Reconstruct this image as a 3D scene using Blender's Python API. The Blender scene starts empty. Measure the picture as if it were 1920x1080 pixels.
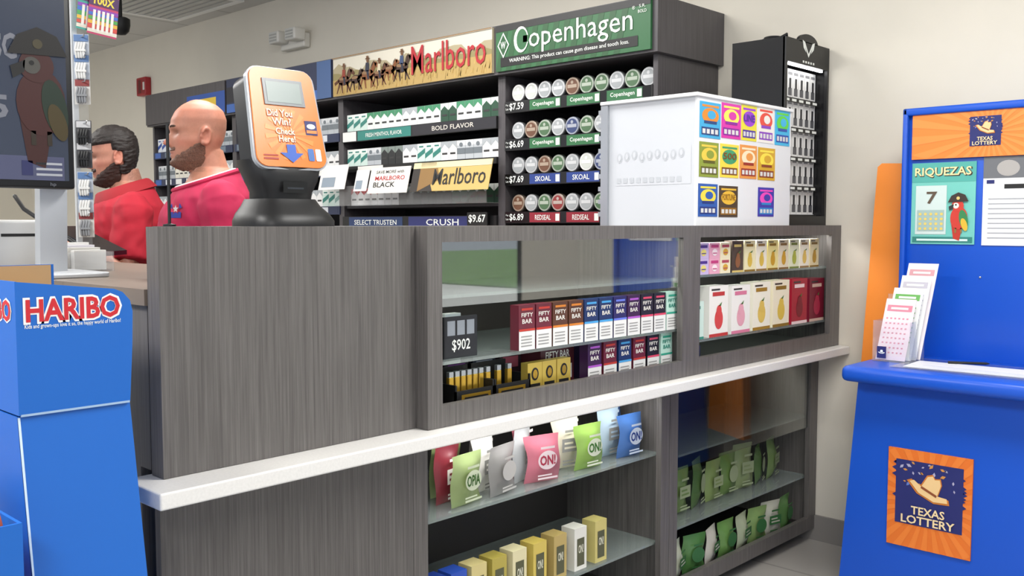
import bpy, bmesh, math, random
from mathutils import Vector, Matrix, noise
from mathutils.bvhtree import BVHTree
RN = random.Random(7)
S = bpy.context.scene; COL = S.collection
PI = math.pi
try:
    S.view_settings.view_transform = 'Standard'
except Exception: pass
# ------------------------------------------------------------ camera model
H = 1.25; F = 1790.0; PIT = math.atan(120/F); YAW = math.radians(43.4)
fw = Vector((-math.sin(YAW)*math.cos(PIT), math.cos(YAW)*math.cos(PIT), -math.sin(PIT)))
rt = Vector((math.cos(YAW), math.sin(YAW), 0)); up = rt.cross(fw)
def ray(px, py): return fw + rt*((px-960)/F) + up*((540-py)/F)
def PX(px, py, X):
    d = ray(px, py); t = X/d.x; return (d.y*t, H+d.z*t)
def PY(px, py, Y):
    d = ray(px, py); t = Y/d.y; return (d.x*t, H+d.z*t)
def PD(px, py, D):
    d = ray(px, py); return Vector((0,0,H)) + d*D
cam = bpy.data.objects.new('camera', bpy.data.cameras.new('camera')); COL.objects.link(cam)
cam.location = (0,0,H); cam.rotation_euler = (PI/2-PIT, 0, YAW)
cam.data.lens = F/1920*36; cam.data.sensor_width = 36; cam.data.clip_start = .02
S.camera = cam
# ------------------------------------------------------------ materials
def lin(h):
    h = h.lstrip('#'); out = []
    for i in (0,2,4):
        c = int(h[i:i+2],16)/255; out.append(c/12.92 if c <= .04045 else ((c+.055)/1.055)**2.4)
    return (*out, 1)
MC = {}
def M(hx, rough=.5, metal=0, em=0, var=0, scale=30, bump=0):
    k = (hx, rough, metal, em, var, scale, bump)
    if k in MC: return MC[k]
    m = bpy.data.materials.new('paint_'+hx.lstrip('#')); m.use_nodes = True
    nt = m.node_tree; b = nt.nodes['Principled BSDF']
    c = lin(hx); b.inputs['Base Color'].default_value = c
    b.inputs['Roughness'].default_value = rough; b.inputs['Metallic'].default_value = metal
    if em:
        b.inputs['Emission Color'].default_value = c; b.inputs['Emission Strength'].default_value = em
    if var or bump:
        g = nt.nodes.new('ShaderNodeNewGeometry'); n = nt.nodes.new('ShaderNodeTexNoise')
        n.inputs['Scale'].default_value = scale; n.inputs['Detail'].default_value = 4
        nt.links.new(g.outputs['Position'], n.inputs['Vector'])
        if var:
            r = nt.nodes.new('ShaderNodeValToRGB')
            r.color_ramp.elements[0].position = .3; r.color_ramp.elements[1].position = .7
            r.color_ramp.elements[0].color = tuple(x*(1-var) for x in c[:3])+(1,)
            r.color_ramp.elements[1].color = tuple(min(1,x*(1+var)) for x in c[:3])+(1,)
            nt.links.new(n.outputs['Fac'], r.inputs['Fac']); nt.links.new(r.outputs['Color'], b.inputs['Base Color'])
        if bump:
            bp = nt.nodes.new('ShaderNodeBump'); bp.inputs['Strength'].default_value = bump; bp.inputs['Distance'].default_value = .002
            nt.links.new(n.outputs['Fac'], bp.inputs['Height']); nt.links.new(bp.outputs['Normal'], b.inputs['Normal'])
    MC[k] = m; return m
def wood(name, dark, light, rough=.42):
    m = bpy.data.materials.new(name); m.use_nodes = True; nt = m.node_tree; b = nt.nodes['Principled BSDF']
    g = nt.nodes.new('ShaderNodeNewGeometry'); mp = nt.nodes.new('ShaderNodeMapping')
    mp.inputs['Scale'].default_value = (170,170,3.2)
    n = nt.nodes.new('ShaderNodeTexNoise'); n.inputs['Scale'].default_value = 1.3; n.inputs['Detail'].default_value = 6; n.inputs['Roughness'].default_value = .65
    r = nt.nodes.new('ShaderNodeValToRGB'); r.color_ramp.elements[0].position = .30; r.color_ramp.elements[1].position = .72
    r.color_ramp.elements[0].color = lin(dark); r.color_ramp.elements[1].color = lin(light)
    nt.links.new(g.outputs['Position'], mp.inputs['Vector']); nt.links.new(mp.outputs['Vector'], n.inputs['Vector'])
    nt.links.new(n.outputs['Fac'], r.inputs['Fac']); nt.links.new(r.outputs['Color'], b.inputs['Base Color'])
    b.inputs['Roughness'].default_value = rough
    return m
def glassy(name, tint=(1,1,1,1), haze=0, hazecol='#ffffff', f0=.04):
    m = bpy.data.materials.new(name); m.use_nodes = True; nt = m.node_tree; nt.nodes.clear()
    o = nt.nodes.new('ShaderNodeOutputMaterial'); t = nt.nodes.new('ShaderNodeBsdfTransparent'); t.inputs[0].default_value = tint
    gl = nt.nodes.new('ShaderNodeBsdfGlossy'); gl.inputs['Roughness'].default_value = .02
    lw = nt.nodes.new('ShaderNodeLayerWeight'); lw.inputs['Blend'].default_value = .5
    p5 = nt.nodes.new('ShaderNodeMath'); p5.operation = 'POWER'; p5.inputs[1].default_value = 5
    ma = nt.nodes.new('ShaderNodeMath'); ma.operation = 'MULTIPLY_ADD'; ma.inputs[1].default_value = 1-f0; ma.inputs[2].default_value = f0
    nt.links.new(lw.outputs['Facing'], p5.inputs[0]); nt.links.new(p5.outputs[0], ma.inputs[0])
    mx = nt.nodes.new('ShaderNodeMixShader'); nt.links.new(ma.outputs[0], mx.inputs[0])
    base = t.outputs[0]
    if haze:
        d = nt.nodes.new('ShaderNodeBsdfDiffuse'); d.inputs[0].default_value = lin(hazecol)
        m2 = nt.nodes.new('ShaderNodeMixShader'); m2.inputs[0].default_value = haze
        nt.links.new(t.outputs[0], m2.inputs[1]); nt.links.new(d.outputs[0], m2.inputs[2]); base = m2.outputs[0]
    nt.links.new(base, mx.inputs[1]); nt.links.new(gl.outputs[0], mx.inputs[2]); nt.links.new(mx.outputs[0], o.inputs[0])
    return m
def tiles(name, c1, c2, mortar, sx, sy, rough=.4, ms=.01):
    m = bpy.data.materials.new(name); m.use_nodes = True; nt = m.node_tree; b = nt.nodes['Principled BSDF']
    g = nt.nodes.new('ShaderNodeNewGeometry'); t = nt.nodes.new('ShaderNodeTexBrick'); t.offset = 0
    t.inputs['Color1'].default_value = lin(c1); t.inputs['Color2'].default_value = lin(c2); t.inputs['Mortar'].default_value = lin(mortar)
    t.inputs['Scale'].default_value = 1; t.inputs['Brick Width'].default_value = sx; t.inputs['Row Height'].default_value = sy; t.inputs['Mortar Size'].default_value = ms
    nt.links.new(g.outputs['Position'], t.inputs['Vector']); nt.links.new(t.outputs['Color'], b.inputs['Base Color'])
    b.inputs['Roughness'].default_value = rough; return m
LAM = wood('grey_laminate', '#504c4a', '#716d6a')
LAMD = wood('dark_laminate', '#3f3c3e', '#565255')
BLK = M('#151516', .45); BLKG = M('#0e0e10', .25); WHT = M('#f2f2f0', .45); DARK = M('#26252a', .6)
GLASS = glassy('clear_glass', (.97,.985,.98,1), f0=.055); GLASSR = glassy('reflective_glass', (.95,.97,.96,1), f0=.16); SHG = glassy('shelf_glass', (.93,.98,.96,1), .16, '#e6f0ee'); ACR = glassy('clear_acrylic', (.97,.98,.99,1), .06)
STEEL = M('#b9bcc0', .3, .8); SILV = M('#c9ccd0', .35, .4)
BLUE = M('#0a4fc0', .35); BLUED = M('#123f9c', .4); ORNG = M('#ee8030', .4); NAVY = M('#1d2466', .5)
# ------------------------------------------------------------ mesh builder
class MB:
    def __init__(s): s.v=[]; s.f=[]; s.mi=[]; s.mats=[]; s.T=None
    def m(s, mat):
        if mat not in s.mats: s.mats.append(mat)
        return s.mats.index(mat)
    def add(s, vs, fs, mat):
        b = len(s.v); i = s.m(mat)
        for p in vs:
            p = Vector(p); s.v.append(s.T@p if s.T else p)
        for f in fs: s.f.append([b+k for k in f]); s.mi.append(i)
    def merge(s, A):
        for f,mi in zip(A.f,A.mi): s.add([A.v[i] for i in f],[list(range(len(f)))],A.mats[mi])
        return s
    def box(s, x0,x1,y0,y1,z0,z1, mat, bev=0):
        if x0>x1: x0,x1=x1,x0
        if y0>y1: y0,y1=y1,y0
        if z0>z1: z0,z1=z1,z0
        if bev:
            bm = bmesh.new(); bmesh.ops.create_cube(bm, size=1)
            for v in bm.verts: v.co = Vector(((x0+x1)/2+v.co.x*(x1-x0),(y0+y1)/2+v.co.y*(y1-y0),(z0+z1)/2+v.co.z*(z1-z0)))
            bmesh.ops.bevel(bm, geom=bm.edges[:], offset=bev, segments=3, profile=.5, affect='EDGES')
            bm.verts.index_update(); s.add([v.co.copy() for v in bm.verts], [[v.index for v in f.verts] for f in bm.faces], mat); bm.free(); return s
        s.add([(x0,y0,z0),(x1,y0,z0),(x1,y1,z0),(x0,y1,z0),(x0,y0,z1),(x1,y0,z1),(x1,y1,z1),(x0,y1,z1)],
              [(3,2,1,0),(4,5,6,7),(0,1,5,4),(1,2,6,5),(2,3,7,6),(3,0,4,7)], mat); return s
    def loft(s, rings, mat, caps=True):
        n = len(rings[0]); vs = [p for r in rings for p in r]; fs = []
        for i in range(len(rings)-1):
            for j in range(n): fs.append((i*n+j, i*n+(j+1)%n, (i+1)*n+(j+1)%n, (i+1)*n+j))
        if caps:
            fs.append(tuple(range(n-1,-1,-1))); fs.append(tuple((len(rings)-1)*n+j for j in range(n)))
        s.add(vs, fs, mat); return s
    def prism(s, pts, o, u, v, d, mat):
        o,u,v,d = Vector(o),Vector(u),Vector(v),Vector(d)
        a = [o+u*p[0]+v*p[1] for p in pts]; b = [p+d for p in a]; return s.loft([a,b], mat)
    def tube(s, path, radii, mat, seg=12, caps=True, round_=False):
        path = [Vector(p) for p in path]; rings = []
        if not isinstance(radii,(list,tuple)): radii = [radii]*len(path)
        radii = list(radii)
        if round_:
            d0 = (path[0]-path[1]).normalized(); d1 = (path[-1]-path[-2]).normalized(); r0,r1 = radii[0],radii[-1]
            path = [path[0]+d0*r0*.95, path[0]+d0*r0*.7]+path+[path[-1]+d1*r1*.7, path[-1]+d1*r1*.95]
            radii = [r0*.3, r0*.72]+radii+[r1*.72, r1*.3]
        pu = None
        for i,p in enumerate(path):
            a = path[max(0,i-1)]; b = path[min(len(path)-1,i+1)]; d = (b-a).normalized()
            if pu is None: pu = d.orthogonal().normalized()
            u = (pu-d*pu.dot(d)); u = u.normalized() if u.length>1e-6 else d.orthogonal().normalized(); pu = u; w = d.cross(u)
            rings.append([p+(u*math.cos(2*PI*k/seg)+w*math.sin(2*PI*k/seg))*radii[i] for k in range(seg)])
        return s.loft(rings, mat, caps)
    def lathe(s, prof, c, mat, seg=24, axis='z'):
        rings = []
        for r,h in prof:
            ring = []
            for k in range(seg):
                a = 2*PI*k/seg; x,y = max(r,1e-4)*math.cos(a), max(r,1e-4)*math.sin(a)
                p = {'z':(x,y,h),'y':(x,h,y),'x':(h,x,y)}[axis]; ring.append(Vector(c)+Vector(p))
            rings.append(ring)
        return s.loft(rings, mat)
    def ball(s, c, r, mat, seg=16, rings=10):
        if not isinstance(r,(list,tuple)): r=(r,r,r)
        rr = []
        for i in range(rings+1):
            t = PI*(i+.02)/(rings+.04); 
            rr.append([Vector((c[0]+r[0]*math.sin(t)*math.cos(2*PI*k/seg), c[1]+r[1]*math.sin(t)*math.sin(2*PI*k/seg), c[2]-r[2]*math.cos(t))) for k in range(seg)])
        return s.loft(rr, mat)
    def torus(s, c, Rr, r, mat, axis='x', seg=24, n=8, sq=1.0):
        vs=[]; fs=[]
        for i in range(seg):
            a=2*PI*i/seg
            for j in range(n):
                b=2*PI*j/n; q=Rr+r*math.cos(b); x,y,z=q*math.cos(a),q*math.sin(a)*sq,r*math.sin(b)
                p={'z':(x,y,z),'x':(z,x,y),'y':(x,z,y)}[axis]; vs.append(Vector(c)+Vector(p))
                fs.append((i*n+j,((i+1)%seg)*n+j,((i+1)%seg)*n+(j+1)%n,i*n+(j+1)%n))
        s.add(vs,fs,mat); return s
    def sweep(s, loop, offs, mat):
        c=sum(loop,Vector())/len(loop); secs=[offs(p,(p-c)) for p in loop]; n=len(secs[0]); vs=[q for z in secs for q in z]; fs=[]
        m=len(loop)
        for i in range(m):
            for j in range(n): fs.append((i*n+j,((i+1)%m)*n+j,((i+1)%m)*n+(j+1)%n,i*n+(j+1)%n))
        s.add(vs,fs,mat); return s
    def mesh(s, name, smooth=False):
        me = bpy.data.meshes.new(name); me.from_pydata([tuple(v) for v in s.v], [], s.f)
        for m in s.mats: me.materials.append(m)
        me.polygons.foreach_set('material_index', s.mi)
        bm = bmesh.new(); bm.from_mesh(me)
        if not isinstance(s, Art): bmesh.ops.recalc_face_normals(bm, faces=bm.faces[:])
        bm.to_mesh(me); bm.free()
        if smooth:
            me.shade_smooth(); me.set_sharp_from_angle(angle=math.radians(40))
        me.update(); return me
TC = {}
def text_geo(t, bold):
    k = (t,bold)
    if k in TC: return TC[k]
    cu = bpy.data.curves.new('t','FONT'); cu.body = t; cu.offset = bold; cu.resolution_u = 2
    o = bpy.data.objects.new('t',cu); COL.objects.link(o); bpy.context.view_layer.update()
    dg = bpy.context.evaluated_depsgraph_get(); me = bpy.data.meshes.new_from_object(o.evaluated_get(dg), depsgraph=dg)
    vs = [(v.co.x,v.co.y) for v in me.vertices]; fs = [list(p.vertices) for p in me.polygons]
    x0,x1 = min(v[0] for v in vs),max(v[0] for v in vs); y0,y1 = min(v[1] for v in vs),max(v[1] for v in vs)
    vs = [((v[0]-x0)/(x1-x0)-.5,(v[1]-y0)/max(y1-y0,1e-6)-.5) for v in vs]
    bpy.data.objects.remove(o); bpy.data.curves.remove(cu); bpy.data.meshes.remove(me)
    TC[k] = (vs,fs,(x1-x0)/max(y1-y0,1e-6)); return TC[k]
class Art(MB):
    def __init__(s, o, r=(0,1,0), u=(0,0,1), eps=.0007):
        super().__init__(); s.o=Vector(o); s.r=Vector(r).normalized(); s.u=Vector(u).normalized(); s.n=s.r.cross(s.u); s.eps=eps
    def P(s,x,y,l): return s.o+s.r*x+s.u*y+s.n*(s.eps*(l+1))
    def poly(s, pts, m, l=0):
        s.add([s.P(x,y,l) for x,y in pts],[list(range(len(pts)))],m); return s
    def rect(s,x0,y0,x1,y1,m,l=0): return s.poly([(x0,y0),(x1,y0),(x1,y1),(x0,y1)],m,l)
    def rrect(s,x0,y0,x1,y1,r,m,l=0):
        p=[]
        for cx,cy,a in ((x1-r,y0+r,-90),(x1-r,y1-r,0),(x0+r,y1-r,90),(x0+r,y0+r,180)):
            for k in range(5): t=math.radians(a+k*22.5); p.append((cx+r*math.cos(t),cy+r*math.sin(t)))
        return s.poly(p,m,l)
    def oval(s,cx,cy,rx,ry,m,l=0,n=20,rot=0):
        c,q=math.cos(rot),math.sin(rot); p=[]
        for k in range(n):
            a=2*PI*k/n; x,y=rx*math.cos(a),ry*math.sin(a); p.append((cx+x*c-y*q,cy+x*q+y*c))
        return s.poly(p,m,l)
    def text(s,t,cx,cy,w,h,m,l=1,bold=0.0,shear=0,rot=0):
        vs,fs,asp=text_geo(t,bold)
        if h is None: h=w/asp
        if w is None: w=h*asp
        c,q=math.cos(rot),math.sin(rot); out=[]
        for x,y in vs:
            X=x*w+shear*y*h; Y=y*h; out.append(s.P(cx+X*c-Y*q,cy+X*q+Y*c,l))
        s.add(out,fs,m); return s
# ------------------------------------------------------------ objects
W = {}
def obj(name, mb, parent=None, local=False, label=None, smooth=False):
    me = mb.mesh(name, smooth) if isinstance(mb, MB) else mb
    o = bpy.data.objects.new(name, me); COL.objects.link(o)
    if parent:
        o.parent = parent; w = W[parent.name]
        if not local: me.transform(w.inverted())
        W[o.name] = w
    else: W[o.name] = Matrix.Identity(4)
    if label: o['label'] = label
    return o
def tag(o,label,cat,group=None):
    o['label']=label; o['category']=cat
    if group: o['group']=group
    return o
def thing(name,label,cat,loc=(0,0,0),rz=0,group=None):
    o = bpy.data.objects.new(name,None); COL.objects.link(o); o.location=loc; o.rotation_euler=(0,0,rz); o.empty_display_size=.05
    tag(o,label,cat,group); W[o.name]=Matrix.Translation(loc)@Matrix.Rotation(rz,4,'Z'); return o
def solo(name, mesh, label, cat, loc, rz=0, group=None, smooth=False):
    me = mesh.mesh(name,smooth) if isinstance(mesh,MB) else mesh
    o = bpy.data.objects.new(name,me); COL.objects.link(o); o.location=loc; o.rotation_euler=(0,0,rz); return tag(o,label,cat,group)
def struct(name, mb):
    o = obj(name, mb); o['kind']='structure'; return o
ORD = ['first','second','third','fourth','fifth','sixth','seventh','eighth','ninth','tenth','eleventh','twelfth','thirteenth','fourteenth','fifteenth','sixteenth','seventeenth','eighteenth','nineteenth','twentieth']
# ============================================================ ROOM
YW = 3.53
WALL = M('#dcd6c8', .75, var=.03, scale=3, bump=.15)
struct('floor', MB().box(-9.8,4.6,-4,3.63,-.05,0, tiles('floor_tile','#a3a09b','#aba7a1','#8f8b86',.45,.45,.3,.006)))
mb = MB(); mb.box(-9.8,.05,YW,YW+.1,0,2.7,WALL); mb.box(2.3,4.6,YW,YW+.1,0,2.7,WALL); mb.box(.05,2.3,YW,YW+.1,2.25,2.7,WALL); mb.box(.05,2.3,YW,YW+.1,0,.12,WALL)
struct('wall_back', mb)
struct('wall_left', MB().box(-9.8,-9.7,-4,YW,0,2.7,WALL))
struct('ceiling', MB().box(-9.8,4.6,-4,3.63,2.7,2.75, tiles('ceiling_tile','#cfcecb','#cbcac7','#b4b3b0',.6,.6,.8,.012)))
struct('baseboard_back', MB().box(-9.7,.05,YW-.012,YW,0,.1,M('#8a8682',.5)))
mb = MB(); al=M('#3a3a3c',.4,.5)
for x in (.05,1.15,2.25): mb.box(x,x+.05,YW+.02,YW+.08,.12,2.25,al)
mb.box(.05,2.3,YW+.02,YW+.08,.12,.17,al); mb.box(.05,2.3,YW+.02,YW+.08,2.2,2.25,al)
w1 = struct('window_1', mb)
pane = obj('pane', MB().box(.1,2.25,YW+.045,YW+.05,.17,2.2,GLASS), w1)
mb = MB(); mb.box(-20,30,3.65,14,-.12,-.05,M('#b5b2ac',.8,var=.1,scale=2)); mb.box(-20,30,14,60,-.12,-.02,M('#5d7a45',.9,var=.2,scale=1))
struct('ground', mb)
# ============================================================ BACK SHELVES
YF = 3.09
def shelf_unit(x0,x1,label,end=False):
    t = thing('display_shelf',label,'shelf',((x0+x1)/2,YF+.22,0))
    obj('side_panel',MB().box(x0,x0+.022,YF,YW-.004,0,1.904,LAMD),t); obj('side_panel',MB().box(x1-.022,x1,YF,YW-.004,0,1.904,LAMD),t)
    obj('back_panel',MB().box(x0+.022,x1-.022,YW-.02,YW-.004,.1,1.904,M('#1b1a1d',.7)),t)
    xr = x1+.025 if end else x1
    obj('header',MB().box(x0,xr,YF-.04,YW-.004,1.905,2.118,LAMD),t)
    obj('base_drawer',MB().box(x0+.022,x1-.022,YF+.02,YW-.02,.0,.9,LAMD),t)
    return t
zr = [PY(945,p,YF)[1] for p in (200,270,335,405)]
U1a,U1b = PY(941,300,YF)[0], PY(1232,300,YF)[0]
U2a = PY(640,300,YF)[0]; U3a = PY(440,300,YF)[0]; U4a = PY(288,300,YF)[0]
u1 = shelf_unit(U1a,U1b,'dark laminate shelf unit of round tins under the green header sign',True)
u2 = shelf_unit(U2a,U1a,'dark laminate shelf unit of cigarette packs under the header sign with horse riders')
u3 = shelf_unit(U3a,U2a,'dark laminate shelf unit of packs partly hidden behind the orange ticket checker')
u4 = shelf_unit(U4a,U3a,'far left dark laminate shelf unit behind the two men')
# --- green header sign
gn=M('#2a6339',.45); gd=M('#23532d',.45); wt=M('#e9ece6',.5); bk=M('#141414',.5)
xs0,xs1=U1a+.015,U1b; z0,z1=1.915,2.112; hs=z1-z0
sg = obj('header_sign',MB().box(xs0,xs1,YF-.052,YF-.04,z0,z1,gn),u1)
A=Art((xs0,YF-.052,z0),(1,0,0)); w=xs1-xs0
for k in range(12):
    x=k*w/14; A.poly([(x,0),(x+.03,0),(x+.08,hs),(x+.05,hs)],gd,0)
A.rect(0,hs*.86,w,hs,M('#2a2a2a',.5),1); A.rect(.03,.018,w*.93,.058,bk,2)
A.text('WARNING: This product can cause gum disease and tooth loss.',w*.49,.038,w*.78,.021,wt,3,.004)
A.text('openhagen',w*.57,.112,w*.66,.112,wt,3,.0)
A.oval(w*.185,.122,.042,.055,wt,3); A.oval(w*.192,.122,.031,.044,gn,4); A.rect(w*.20,.108,w*.20+.034,.136,gn,4)
A.poly([(.012,.11),(.047,.165),(.082,.11),(.047,.055)],wt,3); A.poly([(.019,.11),(.047,.155),(.075,.11),(.047,.065)],gd,4); A.text('W',.047,.11,.03,.03,wt,5,.02)
A.text('\u00ae',w*.905,.165,.014,.014,wt,3); A.text('S.R.',w*.955,.168,.03,.012,wt,3); A.text('BOLD',w*.955,.148,.04,.012,wt,3)
obj('sign_print',A,sg)
# --- riders sign
xs0,xs1=U2a+.01,U1a-.008; w=xs1-xs0
sg = obj('header_sign',MB().box(xs0,xs1,YF-.052,YF-.04,z0,z1,M('#d2c6a6',.5)),u2)
A=Art((xs0,YF-.052,z0),(1,0,0))
A.rect(0,hs*.55,w,hs,M('#cfcaba',.6),0)
A.poly([(0,hs*.5)]+[(w*k/24,hs*(.70+.1*math.sin(k*1.1)+.06*math.sin(k*2.3))) for k in range(25)]+[(w,hs*.5)],M('#a59a7c',.6),1)
A.poly([(0,hs*.38)]+[(w*k/24,hs*(.56+.05*math.sin(k*1.7+1))) for k in range(25)]+[(w,hs*.38)],M('#8c8256',.6),2)
A.rect(0,0,w,hs*.42,M('#b0945a',.6),3)
for k in range(150):
    x=RN.uniform(0,w-.012); y=RN.uniform(0,.055); A.poly([(x,y),(x+.006,y),(x+.010,y+RN.uniform(.02,.04))],M(RN.choice(['#c4a664','#8c7440','#a6843f','#b89a58']),.6),4)
hb=[M('#5a3420',.6),M('#7c4a28',.6),M('#3c261c',.6),M('#8a6a4a',.6)]
def horse(cx,cy,s,m,rider):
    A.oval(cx,cy,.032*s,.017*s,m,5); A.poly([(cx+.018*s,cy),(cx+.032*s,cy+.006*s),(cx+.048*s,cy+.030*s),(cx+.034*s,cy+.036*s),(cx+.016*s,cy+.014*s)],m,5)
    A.poly([(cx+.034*s,cy+.036*s),(cx+.046*s,cy+.036*s),(cx+.062*s,cy+.020*s),(cx+.056*s,cy+.013*s),(cx+.04*s,cy+.022*s)],m,5)
    A.poly([(cx+.014*s,cy+.014*s),(cx+.034*s,cy+.037*s),(cx+.036*s,cy+.042*s),(cx+.024*s,cy+.032*s)],hb[2],6)
    A.oval(cx-.006*s,cy+.007*s,.02*s,.006*s,hb[3],6)
    for dx,ex in ((-.022,-.040),(-.014,-.008),(.014,.038),(.022,.018)):
        A.poly([(cx+dx*s-.005*s,cy-.006*s),(cx+dx*s+.006*s,cy-.006*s),(cx+ex*s+.003*s,cy-.042*s),(cx+ex*s-.002*s,cy-.042*s)],m,5)
    A.poly([(cx-.028*s,cy+.008*s),(cx-.054*s,cy-.004*s),(cx-.050*s,cy-.014*s),(cx-.026*s,cy-.002*s)],m,5)
    if rider:
        r1=M(rider,.6); r2=M('#6b4a30',.6)
        A.poly([(cx-.010*s,cy+.010*s),(cx+.010*s,cy+.010*s),(cx+.010*s,cy+.036*s),(cx-.006*s,cy+.038*s)],r1,7); A.oval(cx+.003*s,cy+.044*s,.006*s,.007*s,r2,7)
        A.poly([(cx-.004*s,cy+.014*s),(cx+.008*s,cy+.012*s),(cx+.010*s,cy-.014*s),(cx+.002*s,cy-.014*s)],M('#2b2d3c',.6),7)
        A.rect(cx-.008*s,cy+.048*s,cx+.014*s,cy+.051*s,r2,8); A.rect(cx-.003*s,cy+.05*s,cx+.008*s,cy+.058*s,r2,8)
for cx,cy,s,i,rd_ in ((.085,.075,1.5,0,'#8a3a2a'),(.175,.072,1.3,2,''),(.26,.085,1.6,1,'#2b2d3c'),(.345,.078,1.35,0,'#c8bca0'),(.42,.09,1.25,1,''),(.50,.092,1.5,2,'#3a4a6a')): horse(cx*w/1.05,cy,s,hb[i],rd_)
A.text('Marlboro',w*.755,.112,w*.43,.135,M('#a8202a',.5),9,.004)
A.rect(0,hs-.004,w,hs,M('#8f6c40',.5),9)
obj('sign_print',A,sg)
sg=obj('header_sign',MB().box(U3a+.01,U2a-.01,YF-.052,YF-.04,z0,z1,M('#27304d',.5)),u3)
A=Art((U3a+.01,YF-.052,z0),(1,0,0)); w=U2a-U3a-.02
A.rect(0,0,w,.05,M('#3b66b0',.5),0); A.rect(w*.88,.0,w,hs,M('#45618f',.5),1); A.rect(0,.06,w*.2,.15,M('#20202a',.5),1); obj('sign_print',A,sg)
sg=obj('header_sign',MB().box(U4a+.01,U3a-.01,YF-.052,YF-.04,z0,z1,LAMD),u4)
A=Art((U4a+.01,YF-.052,z0),(1,0,0)); w=U3a-U4a-.02
A.rect(w*.55,.01,w,.14,M('#2a53a3',.5),0); A.rect(w*.7,.04,w*.9,.11,M('#e5c23c',.5),1); obj('sign_print',A,sg)
# --- tins
def tin_mesh(c1,c2,c3):
    b=MB(); b.lathe([(.030,.026),(.037,.025),(.039,.020),(.039,.002),(.0385,0),(.036,-.002)],(0,0,.039),M(c3,.35,.5),24,'y')
    A=Art((0,-.002,.039),(1,0,0)); A.oval(0,0,.0358,.0358,M(c1,.35,.3),0,24); A.oval(0,0,.030,.030,M(c2,.45),1,24); A.rect(-.025,-.007,.025,.007,M(c1,.4),2); A.oval(0,.016,.007,.007,M(c1,.4),2)
    return b.merge(A).mesh('tobacco_tin',True)
tinv={'silver':tin_mesh('#c8cacb','#9fa3a5','#8a8c8e'),'white':tin_mesh('#e8e8e4','#c6cac4','#a0a0a0'),'green':tin_mesh('#a9b3a4','#4b6b4a','#777d77'),'brown':tin_mesh('#a89684','#6a4632','#8a7c70'),'red':tin_mesh('#b4a49c','#8a3030','#8a7c70'),'navy':tin_mesh('#a3a8b4','#34426e','#777c88')}
rows=[(['white','white','silver','silver','brown','green','green','silver','green','silver'],'$7.59','Copenhagen','#2c6a3f'),
      (['silver','brown','green','silver','navy','green','silver','silver','green','silver'],'$6.69','Copenhagen','#2c6a3f'),
      (['silver','silver','brown','green','silver','white','navy','silver','green','silver'],'$7.69','SKOAL','#263f86'),
      (['brown','silver','green','red','silver','silver','green','silver','brown','silver'],'$6.89','REDSEAL','#8e2332')]
rown=['top','second','third','bottom']
for r,(kinds,price,word,hx) in enumerate(rows):
    z=zr[r]+.018
    obj('shelf_board',MB().box(U1a+.022,U1b-.022,YF+.012,YW-.02,z-.014,z,M('#2a282c',.5)),u1)
    rl=obj('price_rail',MB().box(U1a+.022,U1b-.022,YF-.004,YF+.012,z-.05,z,BLK),u1)
    A=Art((U1a+.022,YF-.004,z-.05),(1,0,0)); A.rect(.004,.002,U1b-U1a-.05,.05,BLKG,0); A.text(price,.072,.025,.085,.034,wt,1,.015); A.text('Pay',.016,.034,.016,.010,wt,1); A.text('Less',.016,.018,.016,.010,wt,1)
    for q in range(3):
        x=.15+q*.21; A.rect(x,.004,x+.175,.046,M(hx,.45),1); A.text(word,x+.078,.025,.12 if word=='Copenhagen' else .09,.022,wt,2,.01)
        A.rect(x+.15,.010,x+.172,.040,wt,2)
    obj('rail_print',A,rl)
    n=len(kinds); wd=(U1b-U1a-.06)/n
    for i,k in enumerate(kinds):
        solo('tobacco_tin',tinv[k],f'round {k} tobacco tin, {ORD[i]} from left on the {rown[r]} tin shelf under the green sign','tin',(U1a+.035+wd*(i+.5),YF+.03,z),0,f'round tins on the {rown[r]} shelf')
# --- packs
def pack_mesh(c1,c2,c3,style=0,h=.090,w=.0545):
    b=MB(); b.box(-w/2,w/2,-.011,.011,0,h,M(c1,.4)); b.box(-w/2-.0003,w/2+.0003,-.0113,.0113,h*.74,h+.0004,M(c3,.4))
    A=Art((0,-.0114,0),(1,0,0))
    if style==0: A.poly([(-w/2,h),(w/2,h),(w/2,h*.62),(0,h*.86),(-w/2,h*.62)],M(c2,.4),0); A.rect(-.018,h*.32,.018,h*.42,M('#333333',.5),0)
    elif style==1: A.rect(-w/2,h*.3,w/2,h*.6,M(c2,.4),0); A.oval(0,h*.78,.012,.010,M(c2,.4),0)
    else: A.poly([(-w/2,h*.2),(w/2,h*.5),(w/2,h*.75),(-w/2,h*.45)],M(c2,.4),0); A.rect(-.016,h*.8,.016,h*.88,M(c2,.4),0)
    return b.merge(A).mesh('cigarette_pack')
pk={'green':pack_mesh('#e6ebe6','#3c8a62','#dfe6e0',0),'mint':pack_mesh('#cfe3da','#2f7f74','#e8efe9',2),'white':pack_mesh('#ececea','#aab0b4','#f4f4f2',0),'red':pack_mesh('#ecebe8','#b3242e','#ecebe8',0),'grey':pack_mesh('#b9bec2','#70787e','#d5d8da',1),'black':pack_mesh('#222426','#7e8a84','#2b2d30',0),'gold':pack_mesh('#ece7d8','#b08d45','#ece7d8',0),'blue':pack_mesh('#e3e6ec','#2d4f9e','#e9ebef',2),'dark green':pack_mesh('#1f4a34','#dfe6df','#26583e',0)}
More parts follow.
